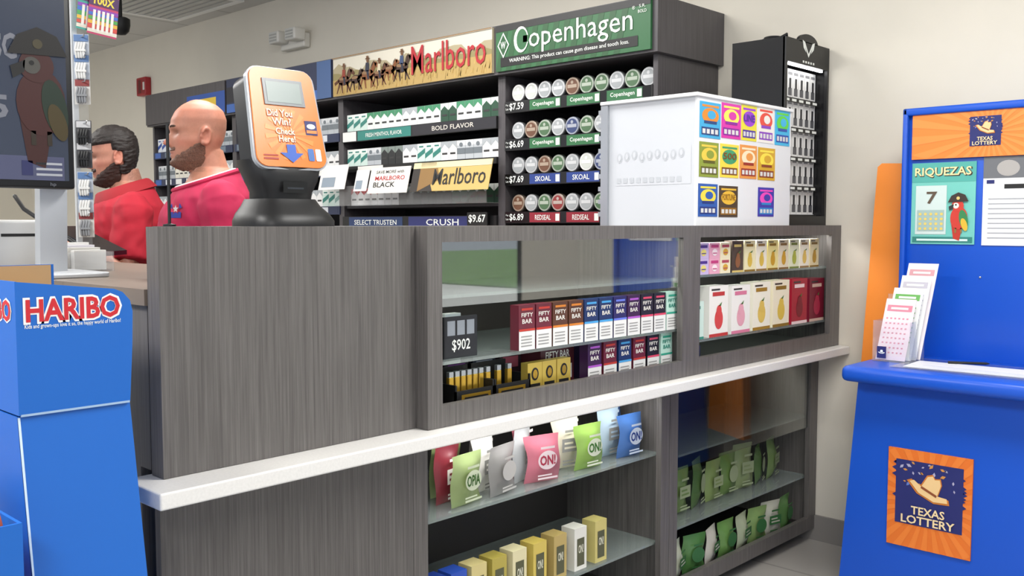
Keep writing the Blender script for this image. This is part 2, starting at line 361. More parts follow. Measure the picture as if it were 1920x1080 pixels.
def pack_row(u,x0,x1,z,kinds,where,group,yoff=.03,gap=.0555):
    obj('shelf_board',MB().box(x0-.02,x1+.02,YF+.012,YW-.02,z-.014,z,M('#2a282c',.5)),u)
    n=int((x1-x0)/gap); gap=(x1-x0)/n
    for i in range(n):
        k=kinds[int(i*len(kinds)/n)]
        o_=ORD[i] if i<10 else ORD[n-1-i]; side='left' if i<10 else 'right'
        solo('cigarette_pack',pk[k],f'{k} cigarette pack, {o_} from {side} {where}','cigarette pack',(x0+gap*(i+.5),YF+yoff,z),0,group)
x0,x1=U2a+.03,U1a-.03
zA=PY(800,232,YF)[1]; zB=PY(800,303,YF)[1]; zC=PY(800,383,YF)[1]
pack_row(u2,x0,x1,zA,['mint','green','green','white','green','dark green','green','dark green'],'in the top row under the riders sign','packs in the top row under the riders sign')
pack_row(u2,x0,x1,zB,['mint','grey','black','white','mint','white','grey','white'],'in the row above the slanted promo cards','packs in the middle row')
pack_row(u2,x0,x1,zC,['red','white','black','black','dark green','dark green'],'in the row behind the clear shelf front','packs in the lowest row',.05)
teal=M('#2d8076',.45)
def rail2(z,parts,h=.055):
    rl=obj('price_rail',MB().box(U2a+.022,U1a-.022,YF-.012,YF+.006,z-h,z,BLK),u2); A=Art((U2a+.022,YF-.012,z-h),(1,0,0)); w=U1a-U2a-.044
    A.rect(.002,.001,w-.002,h-.001,BLK,0)
    for a,b_,m,t,tw,th,tc in parts:
        A.rect(a*w,.003,b_*w,h-.003,m,1)
        if t: A.text(t,(a+b_)/2*w,h/2,tw*w,th,tc,2,.008)
    obj('rail_print',A,rl); return rl
rail2(zA,[(.12,.49,teal,'FRESH MENTHOL FLAVOR',.25,.02,wt),(.5,1,M('#25242b',.5),'BOLD FLAVOR',.25,.022,M('#d8d2c8',.5)),(.01,.11,M('#e8e8e4',.5),'',0,0,wt)])
rail2(zB,[(.12,.3,M('#e9e6e0',.5),'',0,0,wt),(.02,.1,bk,'',0,0,wt)],.03)
rail2(PY(800,405,YF)[1],[(.05,.43,M('#263a63',.5),'SELECT TRUSTEN',.3,.025,wt),(.47,.9,M('#2a2f68',.5),'CRUSH',.2,.03,wt)],.06)
A_=thing('price_sign','black price sign at the bottom right of the pack shelves','price sign',(U1a-.13,YF-.03,PY(900,425,YF)[1]))
obj('card',MB().box(U1a-.19,U1a-.06,YF-.034,YF-.026,PY(900,424,YF)[1],PY(900,398,YF)[1],bk),A_)
A=Art((U1a-.19,YF-.034,PY(900,424,YF)[1]),(1,0,0)); A.text('$9.67',.065,.033,.11,.04,wt,0,.02); obj('lettering',A,A_)
obj('shelf_front',MB().box(x0,x1,YF-.07,YF-.066,zC,zC+.10,ACR),u2)
obj('acrylic_shelf',MB().box(x0,x1,YF-.066,YF+.01,zC-.002,zC+.002,ACR),u2)
def card(px0,px1,py0,py1,cx,label,fn,tilt=.25):
    X0,zt=PY(px0,py0,YF-.06); X1,_=PY(px1,py0,YF-.06); zb=zt-(py1-py0)*.00255
    t=thing('promo_card',label,'promo card',((X0+X1)/2,YF-.07,zb),0,'slanted promo cards on the pack shelves')
    w=X1-X0; h=zt-zb; u=Vector((0,tilt,1)).normalized(); o=Vector((X0,YF-.095,zb))
    b=MB(); b.prism([(0,0),(w,0),(w,h),(0,h)],o,(1,0,0),u,(0,.003,0),M(cx,.45)); obj('card',b,t)
    A=Art(o,(1,0,0),u); fn(A,w,h); obj('card_print',A,t)
rd=M('#b3202a',.5)
def f1(A,w,h): A.text('SAVE MORE with',w*.5,h*.82,w*.7,h*.12,bk,0,.01); A.text('MARLBORO',w*.52,h*.58,w*.75,h*.17,rd,0,.015); A.text('BLACK',w*.4,h*.33,w*.55,h*.2,bk,0,.015)
card(698,772,314,366,'#e4e0d8','white promo card with red and black lettering, left of the gold card',f1)
def f2(A,w,h):
    A.poly([(0,0),(w*.3,0),(w*.15,h),(0,h)],M('#2a2420',.5),0); A.poly([(w*.1,0),(w*.38,h*.4),(w*.3,h),(w*.1,h)],M('#8a6836',.5),1); A.rect(0,h*.8,w,h,M('#e3d5a6',.5),1); A.text('Marlboro',w*.62,h*.48,w*.66,h*.55,bk,2,.004)
card(778,925,305,360,'#c6a75e','gold promo card with big black script in front of the packs',f2)
def f3(A,w,h): A.rect(w*.1,h*.1,w*.6,h*.5,M('#8d9ba8',.5),0)
card(672,696,318,362,'#dedede','small white promo card at the left end of the pack shelf',f3)
card(606,655,310,362,'#e9e6e2','white promo card hanging just right of the orange ticket checker',f3)
for u,xa,xb,wh in ((u3,U3a+.03,U2a-.03,'behind the orange ticket checker'),(u4,U4a+.03,U3a-.03,'behind the two men')):
    for q,(z,ks) in enumerate(((zA,['blue','white','black','white','grey']),(zB,['grey','gold','white','black','white']),(zC,['white','blue','red','white','mint']))):
        rn_=("top","middle","lowest")[q]
        pack_row(u,xa,xb,z,ks,f'in the {rn_} row {wh}',f'{rn_} row of packs {wh}')
        rl=obj('price_rail',MB().box(xa-.018,xb+.018,YF-.006,YF+.012,z-.045,z,M('#2a3350',.5)),u); A=Art((xa,YF-.006,z-.045),(1,0,0))
        A.rect(0,.002,xb-xa,.043,M('#2a3350',.5),0)
        for k in range(7): A.rect(k*.14+.01,.006,k*.14+.09,.04,M(RN.choice(['#d9dde3','#3a5fa8','#6c7a88','#e8e8e4']),.5),1)
        obj('rail_print',A,rl)
# ============================================================ COUNTER
XP=-1.64; ZT=1.245; ZL=.785
t=thing('raised_counter','tall grey wood-grain counter panel under the orange ticket checker','counter',(-1.8,1.1,.785))
YE=PX(298,540,XP)[0]
obj('front_panel',MB().box(XP,XP-.045,YE,1.4155,ZL,ZT,LAM),t)
obj('counter_box',MB().box(XP-.045,-2.05,1.0,1.4155,ZL,ZT,LAMD),t)
def case(y0,y1,label,x,xb,z0,z1,sl,sr,st,sb,shelves,inside,pane_from=None):
    t=thing('display_case',label,'display case',((x+xb)/2,(y0+y1)/2,z0))
    b=MB(); b.box(x-.02,xb,y0,y0+.018,z0,z1,LAM); b.box(x-.02,xb,y1-.018,y1,z0,z1,LAM); b.box(x-.02,xb,y0+.018,y1-.018,z0,z0+.018,inside); b.box(xb,xb+.015,y0+.018,y1-.018,z0+.018,z1-.018,inside); b.box(x-.02,xb,y0+.018,y1-.018,z1-.018,z1,LAM)
    obj('body',b,t)
    b=MB(); b.box(x,x-.02,y0,y0+sl,z0,z1,LAM); b.box(x,x-.02,y1-sr,y1,z0,z1,LAM); b.box(x,x-.02,y0+sl,y1-sr,z1-st,z1,LAM); b.box(x,x-.02,y0+sl,y1-sr,z0,z0+sb,LAM)
    obj('front_frame',b,t)
    if pane_from: obj('glass_pane',MB().box(x-.009,x-.013,y0+sl,y1-sr,pane_from,z1-st,GLASSR),t)
    for z in shelves: obj('glass_shelf',MB().box(x-.03,xb+.02,y0+.02,y1-.02,z-.008,z,SHG),t)
    return t
YM=2.49
INA=M('#38322f',.5); INB=M('#545150',.6); INC=M('#322e2d',.5)
ZSA=.93; ZSA2=1.085; ZB1=1.09; ZB2=.885
caseA=case(1.4165,YM,'left upper glass display case with dark vape boxes, next to the tall panel',-1.6,-2.05,ZL,ZT,.045,.0475,.036,.05,[ZSA,ZSA2],INA,1.06)
caseB=case(YM,YW-.004,'right upper glass display case with pale and red boxes, beside the wall',-1.6,-2.05,ZL,ZT,.0475,.08,.036,.05,[ZB1,ZB2],INB)
ZSC=.53; ZSC2=.245
caseC=case(1.44,2.50,'left lower glass case with colourful pouches beneath the white ledge',-1.68,-2.1,.05,.75,.045,.045,.03,.05,[ZSC,ZSC2],INC)
caseD=case(2.502,YW-.004,'right lower glass case with green bags beneath the white ledge near the wall',-1.68,-2.1,.05,.75,.045,.06,.03,.05,[.5,.26],M('#242121',.5),.46)
t=thing('base_cabinet','grey wood-grain base cabinet under the left end of the white ledge','cabinet',(-1.8,1.1,0)); obj('front_panel',MB().box(-1.68,-1.7,.82,1.439,.05,.75,LAM),t); obj('toe_kick',MB().box(-1.72,-1.74,.82,1.439,0,.05,BLK),t); obj('carcass',MB().box(-1.7,-2.05,1.0,1.439,.05,.75,LAMD),t)
t=thing('ledge','long white laminate ledge running along the counter front below the glass cases','ledge',(-1.6,2,.75)); obj('ledge_board',MB().box(-1.555,-1.7,.76,YW-.004,.753,ZL-.001,M('#e6e4e0',.35,var=.04,scale=200),.004),t)
ZC=1.13; YCB=1.33; WT_=M('#7b6e62',.4)
t=thing('end_counter','short grey counter end between the tall panel and the lower checkout counter','counter',(-1.9,.9,0))
obj('body',MB().box(-1.742,-2.055,.815,.998,0,ZC-.03,LAM),t); obj('end_panel',MB().box(-1.70,-1.742,.815,.998,.79,ZC-.03,LAM),t); obj('worktop',MB().box(-1.69,-2.057,.805,.998,ZC-.03,ZC,WT_),t)
t=thing('checkout_counter','lower grey checkout counter with a thin brown top behind the blue candy display','counter',(-3.3,1.1,0))
obj('body',MB().box(-2.06,-4.6,.815,YCB,0,ZC-.03,LAM),t); obj('worktop',MB().box(-2.058,-4.6,.805,YCB,ZC-.03,ZC,WT_),t)
# ------------------------------------------------------------ goods in cases
def vape_box(c,accent,name_col='#e8e4dc',w=.06,h=.115,low='#e9e9e6'):
    b=MB(); b.box(-.015,.015,-w/2,w/2,0,h,M(c,.35))
    A=Art((.015,0,0)); A.rect(-w/2,.0,w/2,h*.44,M(low,.4),0); A.rect(-w/2,h*.42,w/2,h*.47,M(accent,.4),1)
    A.text('FIFTY',0,h*.78,w*.72,h*.09,M(name_col,.4),1,.02); A.text('BAR',0,h*.64,w*.62,h*.10,M(name_col,.4),1,.02)
    A.rect(-w*.35,h*.88,w*.35,h*.93,M(accent,.4),1)
    for k in range(4): A.rect(-w*.38,h*(.08+.07*k),w*.3,h*(.105+.07*k),M('#9a9a98',.5),1)
    return b.merge(A).mesh('vape_box')
VB={'maroon':vape_box('#6a2030','#c0392b'),'brown':vape_box('#5a3420','#d9822b'),'navy':vape_box('#1d3262','#4aa3e0'),'indigo':vape_box('#2a2560','#6a7be0'),'purple':vape_box('#3c1c46','#b05ac8'),'black':vape_box('#201c26','#e04a6a'),'mint':vape_box('#bfe3d6','#39a58c','#2f8878')}
seq=['maroon','maroon','brown','brown','navy','navy','indigo','purple','black','black','mint']
ya=PX(972,600,-1.632)[0]; yb=YM-.022; st=(yb-ya)/len(seq)
for i,k in enumerate(seq): solo('vape_box',VB[k],f'{k} vape box, {ORD[i]} from left in the row on the upper glass shelf','vape box',(-1.648,ya+st*(i+.5),ZSA),0,'vape boxes on the upper glass shelf')
seq=['purple','maroon','navy','maroon','black','mint']
ya=PX(1100,690,-1.65)[0]; st=(yb-ya)/len(seq)
for i,k in enumerate(seq): solo('vape_box',VB[k],f'{k} vape box, {ORD[i]} from left in the row on the case floor','vape box',(-1.665,ya+st*(i+.5),ZL+.018),0,'vape boxes on the case floor')
for i,(y,hx,nm) in enumerate(((1.98,'#4a1c26','dark red'),(2.2,'#2a1d3c','dark purple'),(2.38,'#8fc9b8','pale mint'))):
    b=MB().box(-.04,.04,-.07,.07,0,.118,M(hx,.4)); A=Art((.04,0,0)); A.rect(-.06,.02,.06,.06,M('#d8d4cc',.5),0); A.text('FIFTY BAR',0,.09,.1,.02,wt,0,.01)
    solo('vape_carton',b.merge(A),f'{nm} carton standing behind the vape boxes on the case floor','carton',(-1.74,y,ZL+.018),0,'cartons behind the vape boxes')
for i,(y,hx,hx2,nm) in enumerate(((1.66,'#2c2630','#6a3a7a','dark plum'),(1.76,'#1e2230','#8a8c9a','charcoal blue'),(1.86,'#33222a','#9a4a5a','dark wine'))):
    b=MB().box(-.025,.025,-.042,.042,0,.105,M(hx,.35)); A=Art((.025,0,0)); A.rect(-.03,.06,.03,.09,M(hx2,.4),0); A.rect(-.03,.02,.02,.03,M('#8a8890',.4),0)
    solo('vape_carton',b.merge(A),f'{nm} box standing behind the gold items on the case floor','carton',(-1.79,y,ZL+.018),0,'dark boxes behind the gold items')
gold=M('#c9a03c',.25,.7); gold2=M('#e0c25a',.3,.5)
for i,(px,nm) in enumerate(((1003,'leftmost'),(1030,'middle'),(1057,'rightmost'))):
    y,_=PX(px,715,-1.66); b=MB().box(-.012,.012,-.028,.028,0,.085,gold2); A=Art((.012,0,0)); A.rect(-.02,.01,.02,.03,BLK,0); A.oval(0,.055,.014,.017,BLK,0); A.oval(0,.055,.009,.012,gold,1)
    solo('gold_box',b.merge(A),f'{nm} of three small gold boxes with a dark crest on the case floor','box',(-1.672,y,ZL+.018),0,'small gold boxes')
for px,lab,full in ((885,'open black tray of gold lighters at the left end of the case floor',1),(952,'low black tray with a few gold lighters beside the gold boxes',0)):
    y,_=PX(px,730,-1.67); t=thing('lighter_tray',lab,'tray',(-1.7,y,ZL+.018),0,'black trays on the case floor')
    b=MB(); b.box(-.05,.045,-.07,.07,0,.012,BLK); b.box(.04,.045,-.07,.07,.012,.045,BLK); b.box(-.05,-.045,-.07,.07,.012,.09,BLK); b.box(-.05,.045,-.07,-.065,.012,.06,BLK); b.box(-.05,.045,.065,.07,.012,.06,BLK); obj('tray',b,t,True)
    A=Art((.045,0,0)); A.rect(-.05,.012,.05,.035,gold,0); A.rect(-.04,.018,.04,.028,BLK,1); obj('tray_print',A,t,True)
    for k in range(6 if full else 3):
        yy=y-.055+k*.0205*(1 if full else 1.9)
        solo('lighter',MB().box(-.006,.006,-.008,.008,0,.062,gold,.002).box(-.005,.005,-.007,.007,.062,.075,STEEL),f'gold lighter, {ORD[k]} from the left in the {"open black tray" if full else "low black tray"}','lighter',(-1.69,yy,ZL+.031),0,'gold lighters in black trays')
yc=PX(872,590,-1.64)[0]
t=thing('price_card','dark price card on the glass shelf left of the maroon vape boxes','price sign',(-1.66,yc,ZSA))
obj('card',MB().box(-1.655,-1.66,yc-.055,yc+.055,ZSA,ZSA+.10,M('#1a1b20',.4)),t); A=Art((-1.655,yc,ZSA)); A.rect(-.053,.002,.053,.098,M('#1a1b20',.4),0); A.text('$902',0,.03,.06,.03,wt,1,.01)
for k in range(3): A.rect(-.045+k*.032,.055,-.02+k*.032,.09,M('#8e949c',.5),1)
obj('lettering',A,t)
for i,k in enumerate(['grey','blue','white']):
    solo('cigarette_pack',pk[k],f'{k} pack standing on the glass shelf behind the dark price card','cigarette pack',(-1.80,1.52+i*.075,ZSA),PI/2,'packs behind the price card')
# case B
def plain_box(w,h,d,c,marks,nm='vape_box'):
    b=MB().box(-d/2,d/2,-w/2,w/2,0,h,M(c,.4)); A=Art((d/2,0,0)); marks(A,w,h)
    return b.merge(A).mesh(nm)
def mk_small(c2,c3):
    def f(A,w,h): A.rect(-w*.35,h*.68,w*.35,h*.86,M(c2,.4),0); A.oval(0,h*.38,w*.25,h*.22,M(c3,.4),0); A.rect(-w*.2,h*.3,w*.2,h*.36,M(c2,.4),1)
    return f
def mk_fruit(c2,c3):
    def f(A,w,h):
        A.rect(-w/2,h*.0,w/2,h*.06,M(c2,.4),0); A.oval(0,h*.34,w*.22,h*.2,M(c3,.4),0); A.oval(0,h*.5,w*.14,h*.12,M(c3,.4),1); A.poly([(-.004,h*.6),(.012,h*.6),(.018,h*.68)],M('#4c7a3a',.4),1)
        A.rect(-w*.34,h*.80,w*.3,h*.88,M(c2,.4),0); A.rect(-w*.4,h*.91,w*.05,h*.945,M('#333333',.4),0)
    return f
y=YM+.055
SB=[('yellow','#e8d878','#6a4aa0','#c0a040'),('purple','#c9b6e0','#4a2e8a','#e8d878'),('pink','#e8a8c0','#c03a7a','#f4e4e8'),('cream','#efe6c4','#b0475a','#d8a83a')]
for nm,c1,c2,c3 in SB:
    me=plain_box(.062,.05,.03,c1,mk_small(c2,c3))
    for k in range(2):
        solo('vape_box',me,f"small {nm} box in the {('lower','upper')[k]} tier at left of the right case's top row",'vape box',(-1.65,y,ZB1+.0502*k),0,'small boxes in two tiers'); 
    y+=.066
y+=.012
for k,(nm,c1,c2,c3) in enumerate([('dark patterned','#4a3f38','#d8c070','#8a5a3a'),('pale yellow','#ece3b8','#8a6a20','#d8b850'),('cream','#f0ead8','#907040','#d8b850'),('yellow','#eadc94','#8a6a20','#c89a2c'),('beige','#e4dac0','#806030','#c89a2c'),('pale green','#e2e6c8','#708030','#a8b040'),('ivory','#f2eedc','#907040','#e0c060'),('straw','#e6dab0','#8a6a20','#b8902c')]):
    solo('vape_box',plain_box(.072,.105,.03,c1,mk_fruit(c2,c3)),f'{nm} tall box, {ORD[k]} of the tall boxes in the right case top row','vape box',(-1.65,y,ZB1),0,'tall boxes in the top row'); y+=.0795
y=YM+.08
for k,(nm,c1,c2,c3,w,h) in enumerate([('teal and white','#cfe6dc','#2f8a7a','#d86a5a',.10,.12),('white and red','#f3f0ea','#c03a3a','#d84a4a',.115,.165),('white and pink','#f3f1ec','#d87a9a','#e8a8b8',.12,.16),('ivory','#f4f0de','#a07a2a','#e0c060',.12,.165),('pale cream','#f4ecd0','#8a6a20','#e0c050',.12,.165),('ruby red','#a81c34','#f0d8d8','#7c1024',.12,.165),('dark crimson','#7c1a30','#d8b8a8','#b0304a',.12,.16)]):
    solo('vape_carton',plain_box(w,h,.05,c1,mk_fruit(c2,c3)),f'{nm} large box, {ORD[k]} from left in the lower row of the right case','carton',(-1.662,y+k*.140,ZB2),0,'large boxes in the right case')
solo('vape_carton',plain_box(.09,.06,.05,'#20284a',mk_small('#3a4a8a','#5a6ab0')),'small navy box lying alone on the floor of the right upper case','carton',(-1.67,YM+.08,ZL+.018))
# case C pouches
def pouch(c1,c2,word,wc,w=.13,h=.135,style=0):
    b=MB(); rings=[]; N=13; sd=int(c1[1:3],16)*.37
    for i in range(N):
        tt=i/(N-1); d=.022*math.sin(PI*min(1,tt*1.08))**.6 if 0<tt<.92 else .0015
        z=h*tt; ww=w/2*(1-.07*math.sin(PI*tt)+.02*math.sin(tt*9+sd)); sh=.004*math.sin(tt*6+sd)
        rings.append([Vector((d*math.sin(PI*j/8)*(1+.35*noise.noise(Vector((j*.9,tt*5,sd)))) +sh*.5 if j<=8 else -d*.6*math.sin(PI*(j-8)/8)+sh*.5, -ww+2*ww*(j/8)+sh if j<=8 else ww-2*ww*((j-8)/8)+sh, z)) for j in range(16)])
    b.loft(rings,M(c1,.3))
    A=Art((.0262,0,0)); 
    A.rect(-w*.28,h*.10,w*.28,h*.14,M(c2,.4),0); A.rect(-w*.28,h*.17,w*.12,h*.20,M(c2,.4),0)
    if style==0: A.oval(0,h*.50,w*.27,h*.20,M(c2,.4),0,24)
    else: A.rect(-w*.30,h*.36,w*.30,h*.62,M(c2,.4),0); A.rect(-w*.22,h*.42,w*.22,h*.46,M(c1,.4),1); A.rect(-w*.22,h*.51,w*.10,h*.55,M(c1,.4),1)
    A.rect(-w*.2,h*.74,w*.2,h*.79,M(c2,.4),0)
    if word: A.text(word,0,h*.50,w*.44,h*.22,M(wc,.4),1,.03)
    return b.merge(A)
pl=[('pale green','#8fa06a','#dfe8c8','OPIA','#3c6a1e',878),('grey','#8c8a88','#d5d2cc','','#444444',945),('pink','#b86878','#f2dfe2','ON!','#b02a48',1022),('leaf green','#86a850','#eef4dc','ON!','#3a7a1a',1108),('blue','#3f68a6','#dbe6f4','ON!','#173a8a',1185)]
for i,(nm,c1,c2,wd,wc,px) in enumerate(pl):
    y,_=PX(px,850,-1.74); solo('pouch',pouch(c1,c2,wd,wc,.118,.132),f'{nm} pouch bag leaning at the front of the left lower case upper shelf','pouch',(-1.75,y,ZSC),RN.uniform(-.3,.3),'pouches on the upper shelf',True)
    solo('pouch',pouch(c1,c2,'',wc,.112,.165,1),f'{nm} pouch bag standing behind the front pouch of the same colour','pouch',(-1.85,y+.02,ZSC),RN.uniform(-.35,.35),'pouches standing at the back',True)
for i,(nm,c,px) in enumerate((('white','#d8d6d0',910),('silver','#aeb0b2',982),('ivory','#d8d2bc',1064),('pale blue','#a8bccc',1146),('dark red','#7a2a34',842))):
    y,_=PX(px,850,-1.79); solo('pouch',pouch(c,'#8a8a86' if nm!='dark red' else '#e4e2da','','#ffffff',.10,.15,1),f'{nm} pouch bag squeezed between two front pouches in the left lower case','pouch',(-1.80,y,ZSC),RN.uniform(-.3,.3),'pale pouches in between',True)
bl=[('dark blue','#22409a'),('royal blue','#2c52b8'),('pale gold','#d8c88a'),('olive gold','#b8a850'),('cream','#e6dcb0'),('yellow','#d8c060'),('tan','#c0a868'),('white','#e8e6dc'),('straw','#d2c47a')]
for i,(nm,c) in enumerate(bl):
    y=PX(815+i*38,1060,-1.74)[0]
    def f(A,w,h): A.rect(-w*.3,h*.1,w*.3,h*.75,M('#5a5a40',.4),0); A.text('ON!',0,h*.5,w*.4,h*.2,M('#e8e6d0',.4),1,.02)
    solo('pouch_box',plain_box(.055,.125,.05,c,f,'pouch_box'),f'{nm} upright box, {ORD[i]} from left on the left lower case bottom shelf','box',(-1.75,y,ZSC2),0,'boxes on the lower shelf')
for i in range(8):
    y=2.63+i*.107; c=['#5c7442','#6e8650','#4e683c','#7c8e56','#647e44','#88966a','#587446','#748a58'][i]
    solo('pouch',pouch(c,'#98a480','','#3a5a20',.105,.145+.012*(i%3),i%2),f'green bag, {ORD[i]} from left on the shelf of the right lower case','pouch',(-1.80,y,.26),RN.uniform(-.35,.35),'green bags on the right lower shelf',True)
    solo('pouch',pouch(['#b8bca8','#4a743e','#c4c0b4','#648a4a','#a8b094','#7c965c','#bcbcac','#587e48'][i],'#35683a','','#ffffff',.105,.13,(i+1)%2),f'white and green bag, {ORD[i]} from left on the right lower case floor','pouch',(-1.74,y,.069),RN.uniform(-.3,.3),'bags on the right lower case floor',True)
# ============================================================ TICKET DISPENSER
XD=-1.62; y0,zb=PX(1305,418,XD); y1=PX(1480,400,XD)[0]; zt=PX(1305,172,XD)[1]
xd=-y0/PX(1135,300,-1.0)[0]
t=thing('ticket_dispenser','white acrylic scratch ticket dispenser box standing on the counter','ticket dispenser',((XD+xd)/2,(y0+y1)/2,ZT))
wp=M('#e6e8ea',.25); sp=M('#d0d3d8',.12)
obj('front_panel',MB().box(XD,XD-.008,y0,y1,ZT,zt,wp),t)
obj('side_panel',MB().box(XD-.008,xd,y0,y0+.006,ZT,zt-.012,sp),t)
obj('side_panel',MB().box(XD-.008,xd,y1-.006,y1,ZT,zt-.012,wp),t)
b=MB(); b.box(xd,xd+.006,y0+.006,y1-.006,ZT,zt-.012,wp); b.box(XD-.008,xd,y0+.006,y1-.006,ZT,ZT+.006,wp); obj('rear_panel',b,t)
obj('lid',MB().box(XD+.008,xd-.015,y0-.012,y1+.006,zt-.012,zt,M('#f0f1f2',.2),.003),t)
b=MB(); b.box(xd-.012,xd+.016,y0-.01,y0-.001,ZT,zt-.014,STEEL)
for k in range(9): b.box(xd-.022,xd-.012,y0-.01,y0-.003,ZT+.03+k*.042,ZT+.045+k*.042,STEEL)
obj('hinge_rail',b,t)
A=Art((xd,y0,ZT),(1,0,0)); q=M('#c2c6cb',.3); A.rect(.045,.13,.335,.25,sp,0)
for k in range(9): A.oval(.06+k*.03,.22+.004*(k%3),.011,.016,q,1,10); A.oval(.06+k*.03,.22+.004*(k%3),.006,.010,sp,2,10)
for k in range(10): A.rect(.05+k*.026,.138,.066+k*.026,.155,q,1)
obj('reflected_marks',A,t)  # faint mirrored reflection of lettering, painted on the side as grey marks
def ticket(c1,c2,c3,word):
    b=MB().box(-.001,.0,-.5,.5,-.5,.5,M(c1,.4)); A=Art((0,0,0),eps=.0005)
    A.oval(0,.12,.4,.22,M(c2,.4),0); A.rect(-.42,-.42,.42,-.2,M(c3,.4),0)
    for k in range(4): A.rect(-.38+k*.2,-.38,-.24+k*.2,-.25,M('#d9d9d6',.4),1)
    if word: A.text(word,0,.14,.7,.2,M(c3,.4),2,.02)
    else: A.oval(.05,.15,.2,.12,M(c1,.4),1); A.rect(-.3,-.1,.3,-.02,M(c3,.4),1)
    A.rect(-.4,.36,.4,.42,M(c2,.4),0)
    return b.merge(A)
TK=[(1313,1350,190,258,'#3aa8d8','#f08a2a','#16407a','','blue and orange'),(1354,1388,193,259,'#d832a8','#f8ec60','#8a1a9a','','magenta swirl'),(1391,1418,197,263,'#e8dc3a','#9a3ad0','#4a2a9a','LINE','yellow and purple'),(1422,1450,200,267,'#f0ece4','#e84a3a','#8a3ac0','','white and red'),(1454,1480,206,272,'#3ab8e8','#60d840','#1a4aaa','','sky blue and green'),
    (1312,1346,266,331,'#8a9a3a','#e8c84a','#5a5a1a','','olive gold'),(1351,1384,270,332,'#f8d84a','#3a9a6a','#7a4a1a','500','yellow with big number'),(1388,1418,272,334,'#e8984a','#f8e4c0','#9a2a1a','','orange tan'),(1422,1452,277,337,'#d8a82a','#f8e04a','#8a3a1a','','dark gold'),
    (1310,1344,345,405,'#2a5aaa','#f0d84a','#16307a','','navy and yellow'),(1349,1382,349,406,'#4a3a2a','#e8b83a','#9a6a1a','FORTUNE','brown and gold'),(1422,1450,352,405,'#3a3aaa','#f04ac0','#1a8ad0','','violet and pink')]
for px0,px1,py0,py1,c1,c2,c3,wd,nm in TK:
    a,zt_=PX(px0,py0,XD); b_,_=PX(px1,py0,XD); _,zb_=PX((px0+px1)/2,py1,XD); w=(b_-a)*1.06; h=(zt_-zb_)*1.04
    b=ticket(c1,c2,c3,wd); b.v=[Vector((p.x+.0015,p.y*w,p.z*h)) for p in b.v]
    solo('lottery_ticket',b,f'{nm} scratch ticket on the front of the white dispenser','lottery ticket',(XD,(a+b_)/2,(zt_+zb_)/2),0,'scratch tickets on the white dispenser')
# ============================================================ VAPE CABINET
XV=-1.66; y0=PX(1470,300,XV)[0]; y1=YW-.01; zt=PX(1470,66,XV)[1]; xv=-y0/PX(1370,300,-1)[0]
y0=max(y0,3.165)
t=thing('vape_cabinet','tall black cabinet with lit shelves of small white packs beside the wall','display cabinet',((XV+xv)/2,(y0+y1)/2,ZT))
b=MB(); b.box(XV-.005,xv,y0,y0+.01,ZT,zt,BLKG); b.box(XV-.005,xv,y1-.01,y1,ZT,zt,BLKG); b.box(xv,xv+.01,y0+.01,y1-.01,ZT,zt,M('#d8d8da',.5)); b.box(XV-.005,xv,y0+.01,y1-.01,zt-.02,zt,BLKG); b.box(XV-.005,xv,y0+.01,y1-.01,ZT,ZT+.03,BLKG); obj('body',b,t)
b=MB(); b.box(XV,XV-.012,y0,y0+.014,ZT,zt,BLK); b.box(XV,XV-.012,y1-.014,y1,ZT,zt,BLK); b.box(XV,XV-.012,y0+.014,y1-.014,zt-.085,zt,BLK); b.box(XV,XV-.012,y0+.014,y1-.014,ZT,ZT+.035,BLK)
ym=(y0+y1)/2
b.prism([(.075*math.cos(PI*k/14),.032*math.sin(PI*k/14)) for k in range(15)],(XV,ym,zt-.003),(0,1,0),(0,0,1),(-.012,0,0),BLK); fr=obj('front_frame',b,t)
A=Art((XV,ym,zt-.026)); e=1.35
for s_ in (-1,1): A.poly([(x*e*s_,y*e) for x,y in ((0,-.012),(.022,.018),(.036,.022),(.030,.002),(.014,-.010),(.02,.004),(0,-.022))],wt,0)
for k in range(5): A.rect(-.045+k*.02,-.052,-.033+k*.02,-.044,wt,0)
obj('logo',A,fr)
A=Art((xv,y0,ZT),(1,0,0)); A.text('N',.06,.415,.045,.05,wt,0,.03,rot=0); obj('lettering',A,t)
obj('light_strip',MB().box(XV-.02,XV-.012,y0+.03,y1-.03,zt-.092,zt-.086,M('#ffffff',.5,0,12)),t)
def vp():
    b=MB().box(-.004,.004,-.0222,.0222,0,.105,M('#ecebe8',.4)); A=Art((.004,0,0)); A.rect(-.014,.008,.014,.036,M('#5a5a5e',.4),0); A.rect(-.007,.034,.007,.072,M('#26262a',.4),1); A.rect(-.016,.084,.016,.094,M('#8a8a8c',.4),0); A.rect(.0205,0,.0222,.105,M('#9a9a9a',.4),0)
    return b.merge(A).mesh('hanging_pack')
vm=vp(); hh=(zt-.095-ZT-.04)/5
for r in range(5):
    z=ZT+.042+r*hh
    rb=obj('shelf_board',MB().box(XV-.045,xv+.012,y0+.012,y1-.012,z-.006,z,M('#c8c8ca',.4)),t)
    A=Art((XV-.030,ym,z-.02)); A.rect(-.15,0,.15,.018,BLK,0); 
    for k in range(5): A.rect(-.12+k*.055,.004,-.085+k*.055,.013,wt,1)
    obj('shelf_strip',A,rb)
    for k in range(7): solo('hanging_pack',vm,f'small white pack, {ORD[k]} from left on the {ORD[4-r]} shelf down in the lit cabinet','accessory pack',(XV-.052,y0+.036+k*(y1-y0-.072)/6,z),0,'white packs in the lit cabinet')
b=MB(); b.torus((0,0,.006),.035,.006,BLK,'z'); b.torus((.005,0,.014),.028,.006,BLK,'z'); b.tube([(.03,0,.012),(.05,.02,.028),(.04,.04,.024),(.02,.03,.01)],.005,BLK,8)
